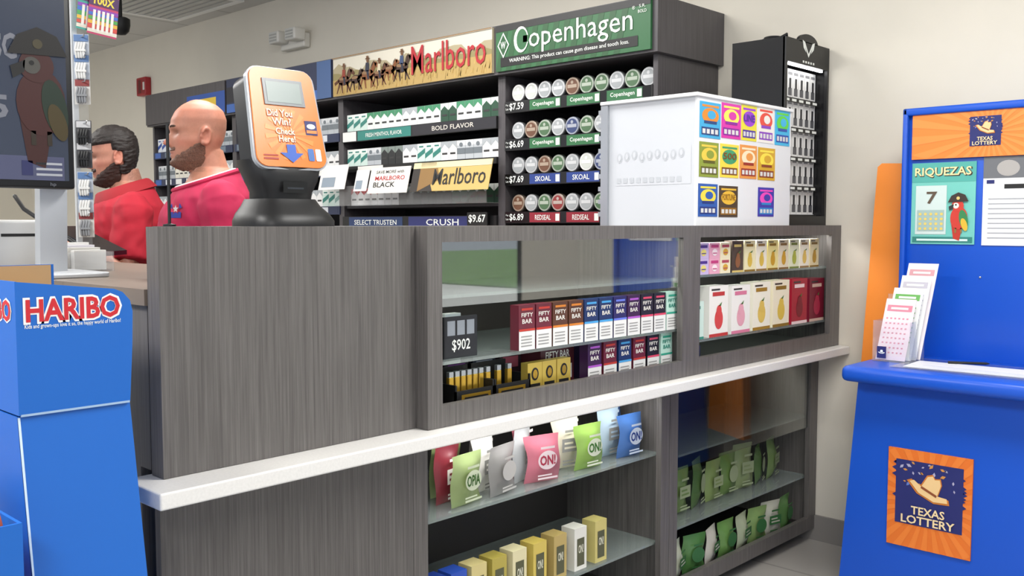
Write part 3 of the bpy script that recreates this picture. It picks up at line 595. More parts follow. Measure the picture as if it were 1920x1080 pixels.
solo('power_cable',b,'coil of black cable lying on top of the black cabinet','cable',(XV-.10,y0+.08,zt),0,None,True)
# ============================================================ TICKET CHECKER MACHINE
mx,my=-1.84,PX(532,420,-1.84)[0]
t=thing('ticket_checker','black self-service lottery ticket checker with orange face on the counter','ticket checker',(mx,my,ZT),math.radians(-3))
b=MB(); rings=[]
def rr(cx,hx,hy,z,cy=0,n=24,p=.55):
    out=[]
    for k in range(n):
        a=2*PI*k/n; c,s_=math.cos(a),math.sin(a)
        out.append(Vector((cx+hx*math.copysign(abs(c)**p,c),cy+hy*math.copysign(abs(s_)**p,s_),z)))
    return out
for z,cx,hx,hy in ((0,0,.092,.100),(.012,0,.092,.100),(.028,-.005,.085,.092),(.045,-.012,.072,.078),(.06,-.015,.064,.070)): rings.append(rr(cx,hx,hy,z))
b.loft(rings,BLK); obj('base',b,t,True,smooth=True)
b=MB(); rings=[]
for z,cx,hx,hy in ((.05,-.015,.055,.060),(.075,-.01,.05,.064),(.10,-.008,.055,.076),(.128,-.015,.06,.086),(.145,-.022,.058,.088)): rings.append(rr(cx,hx,hy,z))
b.loft(rings,BLK); nk=obj('neck',b,t,True,smooth=True)
A=Art((.052,0,.085),(0,1,0),(0,0,1)); A.rect(-.03,-.012,.03,.012,M('#060606',.3),0); A.rect(-.02,-.004,.02,.0,M('#30343a',.3),1); obj('scanner_slot',A,nk,True)
tl=math.radians(14); uu=Vector((-math.sin(tl),0,math.cos(tl))); nn=Vector((math.cos(tl),0,math.sin(tl))); o=Vector((.045,0,.128))
def hp(wb,wt_,h,r=.02):
    p=[]
    for cx,cy,a in ((wb-r,r,-90),(wt_-r,h-r,0),(-wt_+r,h-r,90),(-wb+r,r,180)):
        for k in range(6): q=math.radians(a+k*18); p.append((cx+r*math.cos(q),cy+r*math.sin(q)))
    return p
b=MB(); b.prism(hp(.086,.079,.225,.03),o-nn*.012,(0,1,0),uu,-nn*.06,M('#26282c',.4)); obj('head_shell',b,t,True,smooth=True)
b=MB(); b.prism(hp(.091,.084,.233,.03),o-uu*.004-nn*.012,(0,1,0),uu,nn*.011,M('#a9aeb4',.15)); obj('clear_bezel',b,t,True,label='pale translucent bezel around the orange face',smooth=True)
b=MB(); b.prism(hp(.086,.078,.225,.024),o+uu*.001-nn*.001,(0,1,0),uu,nn*.004,M('#ea7e30',.25)); fp=obj('faceplate',b,t,True)
A=Art(o+uu*.004+nn*.003,(0,1,0),uu)
for k in range(16):
    a0=2*PI*k/16; A.poly([(0,.07),(.06*math.cos(a0),.07+.06*math.sin(a0)),(.06*math.cos(a0+.2),.07+.06*math.sin(a0+.2))],M('#ee9040',.25),0)
yl=M('#fff2c8',.4); rdd=M('#a5301e',.4)
for i,(s_,x,y,w,h) in enumerate((('Did You',-.018,.118,.062,.016),('Win?',-.016,.099,.047,.017),('Check',-.010,.077,.047,.015),('Here!',-.008,.060,.041,.015))):
    A.text(s_,x+.0015,y-.0015,w,h,rdd,1,.035); A.text(s_,x,y,w,h,yl,2,.02)
bl_=M('#1f56b8',.4)
A.poly([(-.012,.047),(.010,.047),(.010,.028),(.028,.028),(-.001,.006),(-.030,.028),(-.012,.028)],bl_,2)
A.rect(.042,.072,.072,.105,NAVY,1); A.oval(.057,.092,.011,.006,wt,2); A.rect(.044,.076,.070,.083,ORNG,2)
A.rrect(.040,.012,.055,.040,.003,M('#3a6ab0',.4),1); A.rrect(.059,.012,.073,.040,.003,wt,1)
A.rect(-.07,.012,-.035,.016,rdd,1); A.rect(-.07,.020,-.035,.023,rdd,1)
obj('face_print',A,fp,True)
b=MB(); b.prism([(-.05,0),(.05,0),(.048,.06),(-.05,.06)],o+uu*.14+nn*.003,(0,1,0),uu,nn*.003,M('#74797c',.3)); obj('screen_frame',b,t,True)
A=Art(o+uu*.14+nn*.006,(0,1,0),uu); A.rect(-.043,.006,.041,.053,M('#7f8c88',.3),0); obj('screen',A,t,True)
# ============================================================ KIOSK
YK=3.28; t=thing('lottery_kiosk','big blue lottery play station with orange header panel against the wall','kiosk',(-1.0,3.2,0))
X0=PY(1697,205,YK)[0]; X1=-.73; ZK=PY(1700,205,YK)[1]
obj('back_panel',MB().box(X0,X1,YK,YK+.08,.79,ZK,BLUE,.012),t,smooth=True)
b=MB()
for a in ((X0,X0+.018,.80,ZK),(X1-.018,X1,.80,ZK)): b.box(a[0],a[1],YK-.02,YK+.01,a[2],a[3],BLUE,.006)
b.box(X0,X1,YK-.02,YK+.01,ZK-.025,ZK,BLUE,.006); obj('panel_rim',b,t,smooth=True)
fin=[PY(*p,3.41) for p in ((1652,314),(1660,307),(1697,307),(1694,860),(1610,860),(1620,690))]
b=MB(); b.prism([(p[0],p[1]) for p in fin],(0,3.38,0),(1,0,0),(0,0,1),(0,.06,0),M('#ee8a2e',.4)); obj('side_wing',b,t)
YB=2.97; ZD=PY(1640,690,2.9)[1]
b=MB(); b.prism([(-1.335,0),(X1+.03,0),(X1,ZD-.045),(-1.278,ZD-.045)],(0,YB,0),(1,0,0),(0,0,1),(0,.39,0),BLUE); obj('pedestal',b,t)
obj('desk',MB().box(-1.30,X1+.03,2.88,3.30,ZD-.05,ZD,BLUE,.018),t,smooth=True)
ha,hz=PY(1712,300,YK); hb_,hz2=PY(1712,215,YK)
sgn=obj('header_panel',MB().box(ha,X1-.02,YK-.012,YK+.002,hz,hz2,ORNG),t)
A=Art(((ha+X1-.02)/2,YK-.012,(hz+hz2)/2),(1,0,0)); hw=(X1-.02-ha)/2; hh=(hz2-hz)/2
def burst(A,hw,hh,c,n,l):
    for k in range(n):
        a0=2*PI*k/n; a1=a0+PI/n
        def e(a):
            c_,s_=math.cos(a),math.sin(a); s=min(hw/max(abs(c_),1e-6),hh/max(abs(s_),1e-6)); return (c_*s,s_*s)
        A.poly([(0,0),e(a0),e(a1)],c,l)
def hat(A,cx,cy,s,m,m2,l,rot=0):
    c_,s_=math.cos(rot),math.sin(rot)
    def T(P): return [(cx+(x*c_-y*s_)*s,cy+(x*s_+y*c_)*s) for x,y in P]
    A.poly(T([(-.5,.02),(-.42,.10),(-.2,.04),(-.16,.34),(-.06,.42),(.02,.36),(.12,.42),(.2,.3),(.22,.02),(.44,.08),(.5,-.02),(.2,-.16),(-.2,-.14)]),m,l)
    A.poly(T([(-.2,.06),(.21,.03),(.215,-.03),(-.2,.0)]),m2,l+1)
def emblem(A,cx,cy,s,l):
    rg=random.Random(3)
    A.rect(cx-.5*s,cy-.5*s,cx+.5*s,cy+.5*s,NAVY,l)
    for k in range(22):
        px,py=rg.uniform(-.45,.45),rg.uniform(.12,.47); r=rg.uniform(.010,.026)*s; a=rg.uniform(0,3)
        A.poly([(cx+px*s+r*math.cos(a+q*PI/2)*(1 if q%2 else 1.8),cy+py*s+r*math.sin(a+q*PI/2)*(1 if q%2 else 1.8)) for q in range(4)],M(rg.choice(['#5f78c0','#c88a44','#a8a4c0']),.4),l+1)
    for k in range(12):
        side=rg.choice((-1,1)); y=rg.uniform(-.1,.48); r=rg.uniform(.02,.04)*s; A.poly([(cx+side*.5*s,cy+y*s-r),(cx+side*(.5*s+r*1.6),cy+y*s),(cx+side*.5*s,cy+y*s+r)],NAVY,l)
    hat(A,cx-.01*s,cy+.05*s,.70*s,M('#c8782c',.4),M('#c8782c',.4),l+2,-.38); hat(A,cx,cy+.06*s,.62*s,M('#e8c48c',.4),M('#8a4a2a',.4),l+4,-.38)
    A.text('TEXAS',cx,cy-.26*s,.5*s,.13*s,M('#ead2a4',.4),l+6,.02); A.text('LOTTERY',cx,cy-.41*s,.8*s,.13*s,M('#ead2a4',.4),l+6,.02)
burst(A,hw,hh,M('#f08c3e',.4),26,0)
ecx=PY(1850,250,YK)[0]-(ha+X1-.02)/2
emblem(A,ecx,.006,.094,1); obj('header_print',A,sgn)
pa,_=PY(1668,838,YB); pb,_=PY(1826,870,YB); pz2=PY(1748,1035,YB)[1]; pz=PY(1748,849,YB)[1]
sgn=obj('lower_panel',MB().box(pa,pb,YB-.006,YB+.002,pz2,pz,M('#dd7026',.4)),t)
A=Art(((pa+pb)/2,YB-.006,(pz+pz2)/2),(1,0,0)); burst(A,(pb-pa)/2,(pz-pz2)/2,M('#e47c30',.4),26,0); emblem(A,0,.02,(pb-pa)*.80,1); 
obj('panel_print',A,sgn)
obj('screw',MB().ball((PY(1838,520,YK)[0],YK-.001,PY(1838,520,YK)[1]),.004,STEEL),t)
def parrot(A,cx,cy,s,l,dim=1):
    def c(h): 
        v=[int(int(h[i:i+2],16)*dim) for i in (1,3,5)]; return M('#%02x%02x%02x'%tuple(v),.5)
    A.poly([(cx-.18*s,cy-.1*s),(cx+.1*s,cy-.1*s),(cx+.02*s,cy-.55*s),(cx-.12*s,cy-.5*s)],c('#b83020'),l)
    A.oval(cx,cy,.20*s,.28*s,c('#c8372a'),l+1); A.oval(cx+.11*s,cy-.04*s,.10*s,.24*s,c('#2f7f4a'),l+2,20,.2); A.oval(cx+.13*s,cy-.16*s,.07*s,.16*s,c('#d8b030'),l+3,20,.3)
    A.oval(cx-.03*s,cy+.3*s,.14*s,.14*s,c('#c8372a'),l+2); A.oval(cx-.07*s,cy+.30*s,.07*s,.07*s,c('#efe6d8'),l+3); A.oval(cx-.07*s,cy+.32*s,.02*s,.02*s,c('#101010'),l+4)
    A.poly([(cx-.12*s,cy+.34*s),(cx-.24*s,cy+.28*s),(cx-.22*s,cy+.18*s),(cx-.13*s,cy+.24*s)],c('#2a2a2a'),l+3)
    A.poly([(cx-.26*s,cy+.38*s),(cx+.22*s,cy+.40*s),(cx+.14*s,cy+.56*s),(cx-.02*s,cy+.62*s),(cx-.18*s,cy+.54*s)],c('#33261f'),l+4); A.oval(cx-.02*s,cy+.48*s,.04*s,.04*s,c('#d8c070'),l+5)
    for d in (-.07,.06): A.rect(cx+(d-.02)*s,cy-.36*s,cx+(d+.02)*s,cy-.24*s,c('#8a6a3a'),l+1)
pa,z1=PY(1712,307,YK); pb,_=PY(1832,307,YK); z0=PY(1712,457,YK)[1]; w=pb-pa; h=z1-z0
p=thing('poster','teal poster with a pirate parrot and a game card on the blue kiosk','poster',((pa+pb)/2,YK-.004,z0)); obj('sheet',MB().box(pa,pb,YK-.004,YK-.001,z0,z1,M('#6fc0b4',.4)),p)
A=Art((pa,YK-.004,z0),(1,0,0)); A.rect(0,h*.76,w,h,M('#4fa79c',.4),0); A.text('RIQUEZAS',w*.5,h*.875,w*.9,h*.13,M('#3a2c20',.4),1,.03); A.text('RIQUEZAS',w*.49,h*.882,w*.88,h*.12,M('#efd9a0',.4),2,.015)
A.rect(w*.07,h*.12,w*.56,h*.72,M('#c8d8d4',.4),1); A.rect(w*.1,h*.16,w*.53,h*.42,M('#9fb8b2',.4),2); A.text('7',w*.33,h*.57,w*.17,h*.15,M('#5a4a3a',.4),3,.02)
for k in range(5):
    for j in range(4): A.oval(w*(.15+.085*k),h*(.19+.06*j),w*.025,h*.018,M('#e0c86a',.4),3,8)
A.rect(w*.03,h*.02,w*.97,h*.09,M('#2f7f76',.4),1); A.rect(w*.1,h*.04,w*.9,h*.065,M('#cfe8e2',.4),2)
parrot(A,w*.76,h*.32,h*.5,3); obj('poster_print',A,p)
pa,z1=PY(1846,295,YK); pb=pa+.21; z0=PY(1846,460,YK)[1]; w=pb-pa; h=z1-z0
p=thing('poster','white notice sheet with a dark photo strip at top, right of the teal poster','poster',((pa+pb)/2,YK-.004,z0)); obj('sheet',MB().box(pa,pb,YK-.004,YK-.001,z0,z1,M('#e6e6e8',.3)),p)
A=Art((pa,YK-.004,z0),(1,0,0)); A.rect(0,h*.76,w,h,M('#6a6c70',.4),0); A.oval(w*.35,h*.87,w*.16,h*.09,M('#a8a4a0',.4),1); A.oval(w*.75,h*.86,w*.14,h*.08,M('#4a4c50',.4),1); A.rect(w*.3,h*.64,w*.8,h*.69,bk,0)
for k in range(9): A.rect(w*.08,h*(.08+.055*k),w*(.9 if k%3 else .6),h*(.092+.055*k),M('#a4a6aa',.5),0)
A.rect(w*.05,h*.70,w*.16,h*.74,NAVY,1); obj('poster_print',A,p)
# play slip holder
yh=3.08
xa,_=PY(1642,690,yh); xb,_=PY(1712,690,yh); zh=PY(1660,600,yh)[1]
t=thing('slip_holder','clear acrylic holder of play slips standing on the blue kiosk desk','slip holder',((xa+xb)/2,yh,ZD))
b=MB(); b.box(xa,xb,yh-.03,yh-.027,ZD+.002,zh,ACR); b.box(xa,xa+.003,yh-.027,yh+.09,ZD+.002,zh,ACR); b.box(xb-.003,xb,yh-.027,yh+.09,ZD+.002,zh,ACR); b.box(xa,xb,yh-.03,yh+.09,ZD+.0,ZD+.003,ACR); b.box(xa,xb,yh+.087,yh+.09,ZD+.002,zh+.08,ACR); obj('holder',b,t)
A=Art((xa,yh-.03,ZD),(1,0,0)); A.rect(.015,.012,.045,.05,NAVY,0); hat(A,.03,.03,.022,wt,NAVY,1); obj('emblem',A,t)
for i,(nm,c,hd,dy,dx,hz_) in enumerate((('pink','#f4dfe3','#dc8a9c',-.015,.006,.20),('green headed','#f0f2ee','#6ab05a',.01,.014,.235),('white','#f2f2f0','#c4c0cc',.035,.022,.275),('pale pink','#f4ecec','#d8a0a8',.055,.028,.315))):
    b=MB(); ux=Vector((.12,.12,1)).normalized(); o=Vector((0,0,0)); ww=.095
    b.prism([(0,0),(ww,0),(ww,hz_),(0,hz_)],o,(1,0,0),ux,(0,.0015,0),M(c,.5)); A=Art(o,(1,0,0),ux); A.rect(.008,hz_-.04,ww-.008,hz_-.02,M(hd,.5),0)
    A.rect(.02,hz_-.034,ww-.02,hz_-.027,wt,1)
    for r in range(8):
        for q in range(6): A.rect(.010+q*.013,hz_-.066-r*.016,.016+q*.013,hz_-.061-r*.016,M(hd,.5),0)
    solo('play_slip',b.merge(A),f'{nm} lottery play slip, {ORD[i]} from the front in the clear holder','play slip',(xa+dx,yh+dy-.005,ZD+.006),0,'play slips in the clear holder')
t=thing('desk_tray','flat clear tray with white instruction sheets on the blue kiosk desk','tray',(-1.0,3.1,ZD))
b=MB(); b.box(-1.17,X1-.02,2.94,3.2,ZD,ZD+.004,ACR); b.box(-1.17,X1-.02,2.94,2.944,ZD+.004,ZD+.018,ACR); obj('tray',b,t)
solo('paper_sheet',MB().box(-.17,.17,-.08,.08,0,.0012,M('#e9e9ea',.5)),'white sheet of paper lying in the flat clear tray on the kiosk desk','paper',(-.97,3.05,ZD+.0045),.05)
solo('pen',MB().tube([(-.06,0,.004),(.05,0,.004),(.06,0,.004)],[.004,.004,.001],BLK,10),'black pen lying on the flat clear tray of the kiosk desk','pen',(-1.0,3.14,ZD+.006),.5)
# ============================================================ WALL FITTINGS
x,z=PY(560,80,YW); t=thing('emergency_light','white twin-head emergency light high on the back wall above the shelves','emergency light',(x,YW,z))
obj('housing',MB().box(x-.13,x+.13,YW-.05,YW,z-.045,z+.045,M('#dedbd2',.4),.01),t)
for s_ in (-1,1):
    b=MB(); b.box(x+s_*.09-.055,x+s_*.09+.055,YW-.13,YW-.045,z-.01,z+.065,M('#e6e4dc',.4),.012); hd=obj('lamp_head',b,t,smooth=True)
    A=Art((x+s_*.09,YW-.13,z+.027),(1,0,0)); A.rect(-.045,-.03,.045,.033,M('#cfcfca',.3),0)
    for k in range(3): A.rect(-.04,-.025+k*.018,.04,-.015+k*.018,M('#a8a8a4',.3),1)
    obj('lens',A,hd)
x,z=PY(277,163,YW); t=thing('fire_alarm','small red fire alarm strobe on the back wall above the far shelves','fire alarm',(x,YW,z)); obj('housing',MB().box(x-.09,x+.06,YW-.05,YW,z-.07,z+.07,M('#a3222a',.4),.008),t,smooth=True); A=Art((x,YW-.05,z),(1,0,0)); A.rect(-.07,-.055,.052,.055,M('#8c1c24',.4),0); A.rect(-.05,-.05,-.01,.05,M('#5c1216',.4),1); A.rect(.02,-.03,.05,.03,M('#d8d4d0',.4),1); obj('strobe_lens',A,t)
d=ray(320,3); tt=(2.7-H)/d.z; vx,vy=d.x*tt,d.y*tt
t=thing('air_vent','slatted white air vent set in the ceiling','air vent',(vx,vy,2.69)); b=MB(); b.box(vx-.5,vx+.4,vy-.3,vy-.26,2.685,2.70,WHT); b.box(vx-.5,vx+.4,vy+.26,vy+.3,2.685,2.70,WHT); b.box(vx-.5,vx-.46,vy-.26,vy+.26,2.685,2.70,WHT); b.box(vx+.36,vx+.4,vy-.26,vy+.26,2.685,2.70,WHT); obj('frame',b,t)
b=MB(); b.box(vx-.46,vx+.36,vy-.26,vy+.26,2.697,2.699,M('#77777a',.6))
for k in range(9): b.box(vx-.46,vx+.36,vy-.25+k*.058,vy-.212+k*.058,2.687,2.697,M('#c5c5c2',.5))
obj('grille',b,t)
p=PD(226,45,6.0); t=thing('security_camera','small black security camera hanging from the ceiling above the bearded man','camera',(p.x,p.y,p.z)); obj('mount',MB().tube([(p.x,p.y,p.z+.03),(p.x,p.y,2.7)],.012,BLK),t); b=MB(); b.lathe([(.0,-.07),(.03,-.065),(.05,-.045),(.058,-.01),(.058,.03),(.04,.04)],p,BLK); obj('dome',b,t,smooth=True)
# ============================================================ LEFT: MONITOR, RACK, BOXES
XM=-2.2; yr=PX(142,355,XM)[0]; zb=PX(137,355,XM)[1]; zt=zb+.47; yl_=yr-.72
t=thing('monitor','large black customer display screen on a silver stand at the checkout','monitor',(XM-.03,(yr+.86)/2,ZC))
obj('housing',MB().box(XM-.03,XM,yl_,yr,zb,zt,M('#1c1d20',.4),.006),t,smooth=True)
A=Art((XM,0,0)); e=.014; sc=M('#2f3646',.25,0,.22); A.rect(yl_+e,zb+e+.004,yr-e,zt-e,sc,0)
g1=M('#6d6f78',.4,0,.15); ty,tz=PX(12,85,XM); A.text('SG',ty-.005,tz,.05,.055,g1,1,.03); ty,tz=PX(8,200,XM); A.text('5',ty-.01,tz,.035,.05,g1,1,.03)
ty,tz=PX(76,175,XM); parrot(A,ty,tz-.02,.26,2,.30)
ty,tz=PX(45,318,XM); A.rect(ty-.06,tz-.022,ty+.085,tz+.03,M('#4a4d68',.3,0,.12),1); A.rect(ty-.005,tz-.012,ty+.018,tz+.02,M('#2a2d58',.3,0,.1),2)
for k in range(3): A.rect(ty+.025,tz-.012+k*.012,ty+.08,tz-.007+k*.012,M('#a4a6ac',.3,0,.15),2)
obj('screen',A,t)
A=Art((XM,0,0)); ty,tz=PX(100,347,XM); A.text('hp',ty,zb+.009,.012,.01,g1,0); obj('maker_mark',A,t)
ya=PX(98,400,XM-.06)[0]
b=MB(); b.prism([(ya-.032,ZC+.012),(ya+.028,ZC+.012),(ya+.034,zb+.05),(ya-.026,zb+.05)],(XM-.055,0,0),(0,1,0),(0,0,1),(-.03,0,0),SILV); b.box(XM-.055,XM-.03,ya-.03,ya+.03,zb+.0,zb+.1,SILV); obj('stand_neck',b,t)
obj('stand_foot',MB().box(XM+.05,XM-.16,max(.812,ya-.09),ya+.08,ZC,ZC+.012,SILV,.004),t)
# accessory rack
XR=-2.8; ra=PX(138,200,XR)[0]; rb=PX(166,200,XR)[0]; 
t=thing('accessory_rack','clear acrylic rack with hanging cables beside the customer screen','rack',(XR,(ra+rb)/2,ZC))
obj('panel',MB().box(XR-.004,XR,ra,rb,ZC,2.0,ACR),t); obj('foot',MB().box(XR-.08,XR+.06,ra,rb,ZC,ZC+.006,ACR),t); obj('post',MB().box(XR-.02,XR-.008,ra+.004,ra+.018,ZC+.006,2.0,M('#c8cacc',.4)),t)
rm=(ra+rb)/2
names=[('white',95),('white',133),('grey',178),('black',255),('black',296),('white',350),('white',388),('grey',425)]
for i,(nm,py) in enumerate(names):
    z=PX(164,py,XR)[1]; obj('hook',MB().tube([(XR,rm,z+.034),(XR+.03,rm,z+.034),(XR+.034,rm,z+.040)],.002,STEEL,8),t)
    m={'white':M('#dcdcda',.4),'black':M('#1b1b1d',.4),'grey':M('#8a8c90',.4)}[nm]
    b=MB().box(-.002,.0,-.021,.021,-.030,.042,M({'white':'#b4bcc8','black':'#4a4a4e','grey':'#d2d0cc'}[nm],.5)); b.box(.0002,.002,-.019,.019,.022,.040,M({'white':'#5a7aa8','black':'#c8c8ca','grey':'#8a3a3a'}[nm],.4))
    for q in range(4): b.tube([(.005+.002*q,-.012+.007*q,-.024),(.008,-.014+.007*q,.0),(.006,-.011+.007*q,.016)],.0034,m,8,True,True)
    b.box(.002,.014,-.013,.013,-.008,-.002,m)
    solo('charging_cable',b,f'coiled {nm} charging cable pack on the {ORD[i]} hook from the top of the clear rack','cable',(XR+.012,rm,z),-.6,'cable packs on the clear rack',True)
XQ=XR+.02
qa,_=PX(146,0,XQ); qb,z0=PX(222,72,XQ)
for i,(nm,c,dy,dx) in enumerate((('rainbow striped','#c83a6a',.028,0),('teal','#3aa89a',0,-.006))):
    w=.085; z=z0+.01*i; b=MB().box(-.001,0,-w/2,w/2,0,.2,M(c,.4)); A=Art((0,0,0))
    for k,cc in enumerate(['#e8e0d0','#d84a3a','#e8b83a','#4aa84a','#3a6ac8','#8a3ab0']): A.rect(-w/2,.005+k*.012,w/2,.015+k*.012,M(cc,.4),0)
    for k in range(5): A.rect(-.03+k*.013,.01,-.022+k*.013,.07,M('#f0ece4',.4),1)
    A.rect(-w/2,.082,w/2,.115,M('#4a1a5a',.4),0); A.text('100X',0,.098,.06,.024,M('#f0d84a',.4),1,.03)
    o=solo('lottery_ticket',b.merge(A),f'{nm} scratch ticket strip hanging above the clear rack','lottery ticket',(XQ+dx,(qa+qb)/2+dy-.02,z),0,'hanging scratch tickets'); o.rotation_euler=(math.radians(-6),0,0)
# terminal, organiser, pole
a=PD(122,432,3.05); e=PD(215,500,3.05); a.z=max(a.z,ZC+.02); e.z=max(e.z,ZC+.02)
nrm=Vector((-fw.x,-fw.y,0)).normalized()
t=thing('register_terminal','thin black tilted touch terminal beside the bearded man on the checkout','register',((a.x+e.x)/2,(a.y+e.y)/2,ZC))
b=MB(); b.loft([[a-nrm*.10,a+nrm*.10,a+nrm*.10+Vector((0,0,.014)),a-nrm*.10+Vector((0,0,.014))],[e-nrm*.10,e+nrm*.10,e+nrm*.10+Vector((0,0,.014)),e-nrm*.10+Vector((0,0,.014))]],BLKG); obj('screen',b,t)
m_=(a+e)/2; obj('stand',MB().tube([m_,Vector((m_.x,m_.y,ZC))],.03,BLK),t)
oy=PX(150,500,-2.5)[0]; ox=-2.5
t=thing('card_organiser','small clear organiser of white cards beside the silver screen stand','organiser',(ox,oy,ZC))
b=MB(); b.box(ox-.075,ox+.075,oy-.055,oy-.052,ZC,ZC+.05,ACR); b.box(ox-.075,ox+.075,oy+.052,oy+.055,ZC,ZC+.05,ACR); b.box(ox+.075,ox+.078,oy-.055,oy+.055,ZC,ZC+.05,ACR); b.box(ox-.078,ox-.075,oy-.055,oy+.055,ZC,ZC+.07,ACR); b.box(ox-.075,ox+.075,oy-.052,oy+.052,ZC,ZC+.003,ACR); obj('tray',b,t)
for k in range(4): solo('card_stack',MB().box(-.010,.010,-.04,.04,0,.05+.006*k,M(['#f0efec','#dcdad4','#e9e6ee','#f4f3ef'][k],.5)),f'stack of white cards, {ORD[k]} from the front in the small clear organiser','cards',(ox+.055-k*.034,oy,ZC+.004),0,'white cards in the organiser')
t=thing('receipt_printer','white receipt printer at the far left of the checkout','printer',(-2.5,.87,ZC)); obj('body',MB().box(-2.62,-2.44,.80,.905,ZC,ZC+.13,M('#c8c8c6',.4),.008),t,smooth=True); A=Art((-2.44,.855,ZC)); A.rect(-.04,.09,.04,.097,BLK,0); obj('paper_slot',A,t)
cpts=[PD(*q) for q in ((28,368,2.75),(45,392,2.72),(75,412,2.70),(110,436,2.68),(150,462,2.66),(190,492,2.64))]
b=MB(); b.tube(cpts,.006,BLK,10,True,True)
cb=thing('cable','thick curved black cable running behind the screen stand above the checkout','cable',tuple(cpts[-1])); obj('cord',b,cb,smooth=True); pe=cpts[-1]; obj('plug',MB().tube([pe,Vector((pe.x,pe.y,ZC))],.009,BLK,10),cb)
solo('pole',MB().tube([(0,0,0),(0,0,.225)],.0035,BLK).lathe([(.014,0),(.014,.004),(.004,.006)],(0,0,0),BLK),'thin black pole standing behind the counter left of the man in magenta','pole',(-2.0,PX(318,425,-2.0)[0],ZT))
# candy display
XH=-1.55; ya=PX(28,560,XH)[0]; yb=PX(248,560,XH)[0]; zt=PX(235,545,XH)[1]; zm=PX(243,752,XH)[1]
HB=M('#1263bd',.4); CB=M('#b3946c',.8); t=thing('candy_display','blue cardboard candy display with red and white lettering in front of the counter','candy display',(-1.65,(ya+yb)/2,0))
w=yb-ya
hdp=[(0,zm),(w-.008,zm),(w-.002,zm+(zt-zm)*.5),(w,zt-.035),(w-.004,zt-.016),(w-.016,zt-.002),(w-.03,zt+.004),(0,zt+.022)]
b=MB(); b.prism(hdp,(XH,ya,0),(0,1,0),(0,0,1),(-.004,0,0),HB); hdr=obj('header_panel',b,t)
b=MB(); b.box(XH-.004,-1.86,ya,ya+.004,zm,zt+.022,HB); b.box(XH-.004,-1.86,yb-.012,yb-.008,zm,zt-.01,HB); b.box(-1.86,-1.856,ya,yb-.008,zm,zt+.035,HB); b.box(XH-.004,-1.86,ya+.004,yb-.012,zm,zm+.004,CB); obj('upper_tray',b,t)
b=MB(); b.box(XH-.006,-1.855,ya+.005,ya+.007,zm+.01,zt+.020,CB); b.box(-1.855,-1.853,ya+.006,yb-.014,zm+.01,zt+.034,CB); b.box(XH-.006,-1.855,yb-.016,yb-.014,zm+.01,zt-.006,CB); b.box(XH-.006,-1.853,ya+.007,yb-.016,zm+.10,zm+.104,CB); obj('cardboard_lining',b,t,label='brown cardboard lining')
obj('cut_edge',MB().box(XH+.0005,XH-.003,ya+.003,ya+w-.009,zm-.002,zm+.0015,M('#9db8d4',.6)),t,label='pale cut cardboard edge under the header')
xf=-1.41
b=MB(); b.loft([[Vector((xf,ya-.0,0)),Vector((xf,yb,0)),Vector((-1.88,yb,0)),Vector((-1.88,ya,0))],[Vector((XH-.006,ya-.0,zm-.003)),Vector((XH-.006,yb-.006,zm-.003)),Vector((-1.88,yb-.006,zm-.003)),Vector((-1.88,ya,zm-.003))]],M('#1463be',.4)); obj('lower_body',b,t)
b=MB(); b.loft([[Vector((xf+.002,ya,0)),Vector((xf+.002,ya+.003,0)),Vector((xf-.002,ya+.003,0)),Vector((xf-.002,ya,0))],[Vector((XH-.004,ya,zm-.004)),Vector((XH-.004,ya+.003,zm-.004)),Vector((XH-.008,ya+.003,zm-.004)),Vector((XH-.008,ya,zm-.004))]],M('#cfe2f4',.5)); obj('edge_strip',b,t,label='pale strip along the cardboard edge')  # thin pale strip down the left front edge of the lower body
A=Art((XH,ya,0)); cx,cz=PX(139,578,XH); cx-=ya; tw=PX(229,578,XH)[0]-PX(49,578,XH)[0]
A.text('HARIBO',cx,cz,tw*1.03,.043,M('#f4f2ee',.4),0,.075); A.text('HARIBO',cx,cz,tw*.98,.036,M('#c8232c',.4),1,.03)
c2,z2=PX(139,605,XH); A.text('Kids and grown-ups love it so, the happy world of Haribo!',c2-ya,z2-.002,tw*1.0,.0085,wt,0,.01)
obj('header_print',A,hdr)
A=Art((XH-.0,ya,0),(1,0,0)); A.text('HARIBO',-.10,cz,.17,.04,M('#f4f2ee',.4),0,.06); A.text('HARIBO',-.10,cz,.165,.034,M('#c8232c',.4),1,.03); obj('side_print',A,t)
t=thing('candy_tray','low blue cardboard tray of candy bags at the left of the candy display','tray',(-1.55,.33,0))
zq=PX(20,985,-1.42)[1]; yq=PX(42,985,-1.42)[0]
b=MB(); b.box(-1.42,-1.75,yq-.26,yq-.0,0,zq-.06,HB); b.box(-1.42,-1.425,yq-.26,yq,zq-.06,zq,HB); b.box(-1.425,-1.75,yq-.005,yq,zq-.06,zq,HB); b.box(-1.425,-1.75,yq-.26,yq-.255,zq-.06,zq,HB); obj('tray',b,t)
for k,(nm,c) in enumerate((('orange','#c8643a'),('red','#a83030'),('yellow','#d8b040'))):
    solo('candy_bag',pouch(c,'#e8d8b0','','#ffffff',.075,.09),f'{nm} candy bag standing in the low blue tray','candy bag',(-1.465,yq-.05-k*.078,zq-.0595),0,'candy bags in the low tray',True)
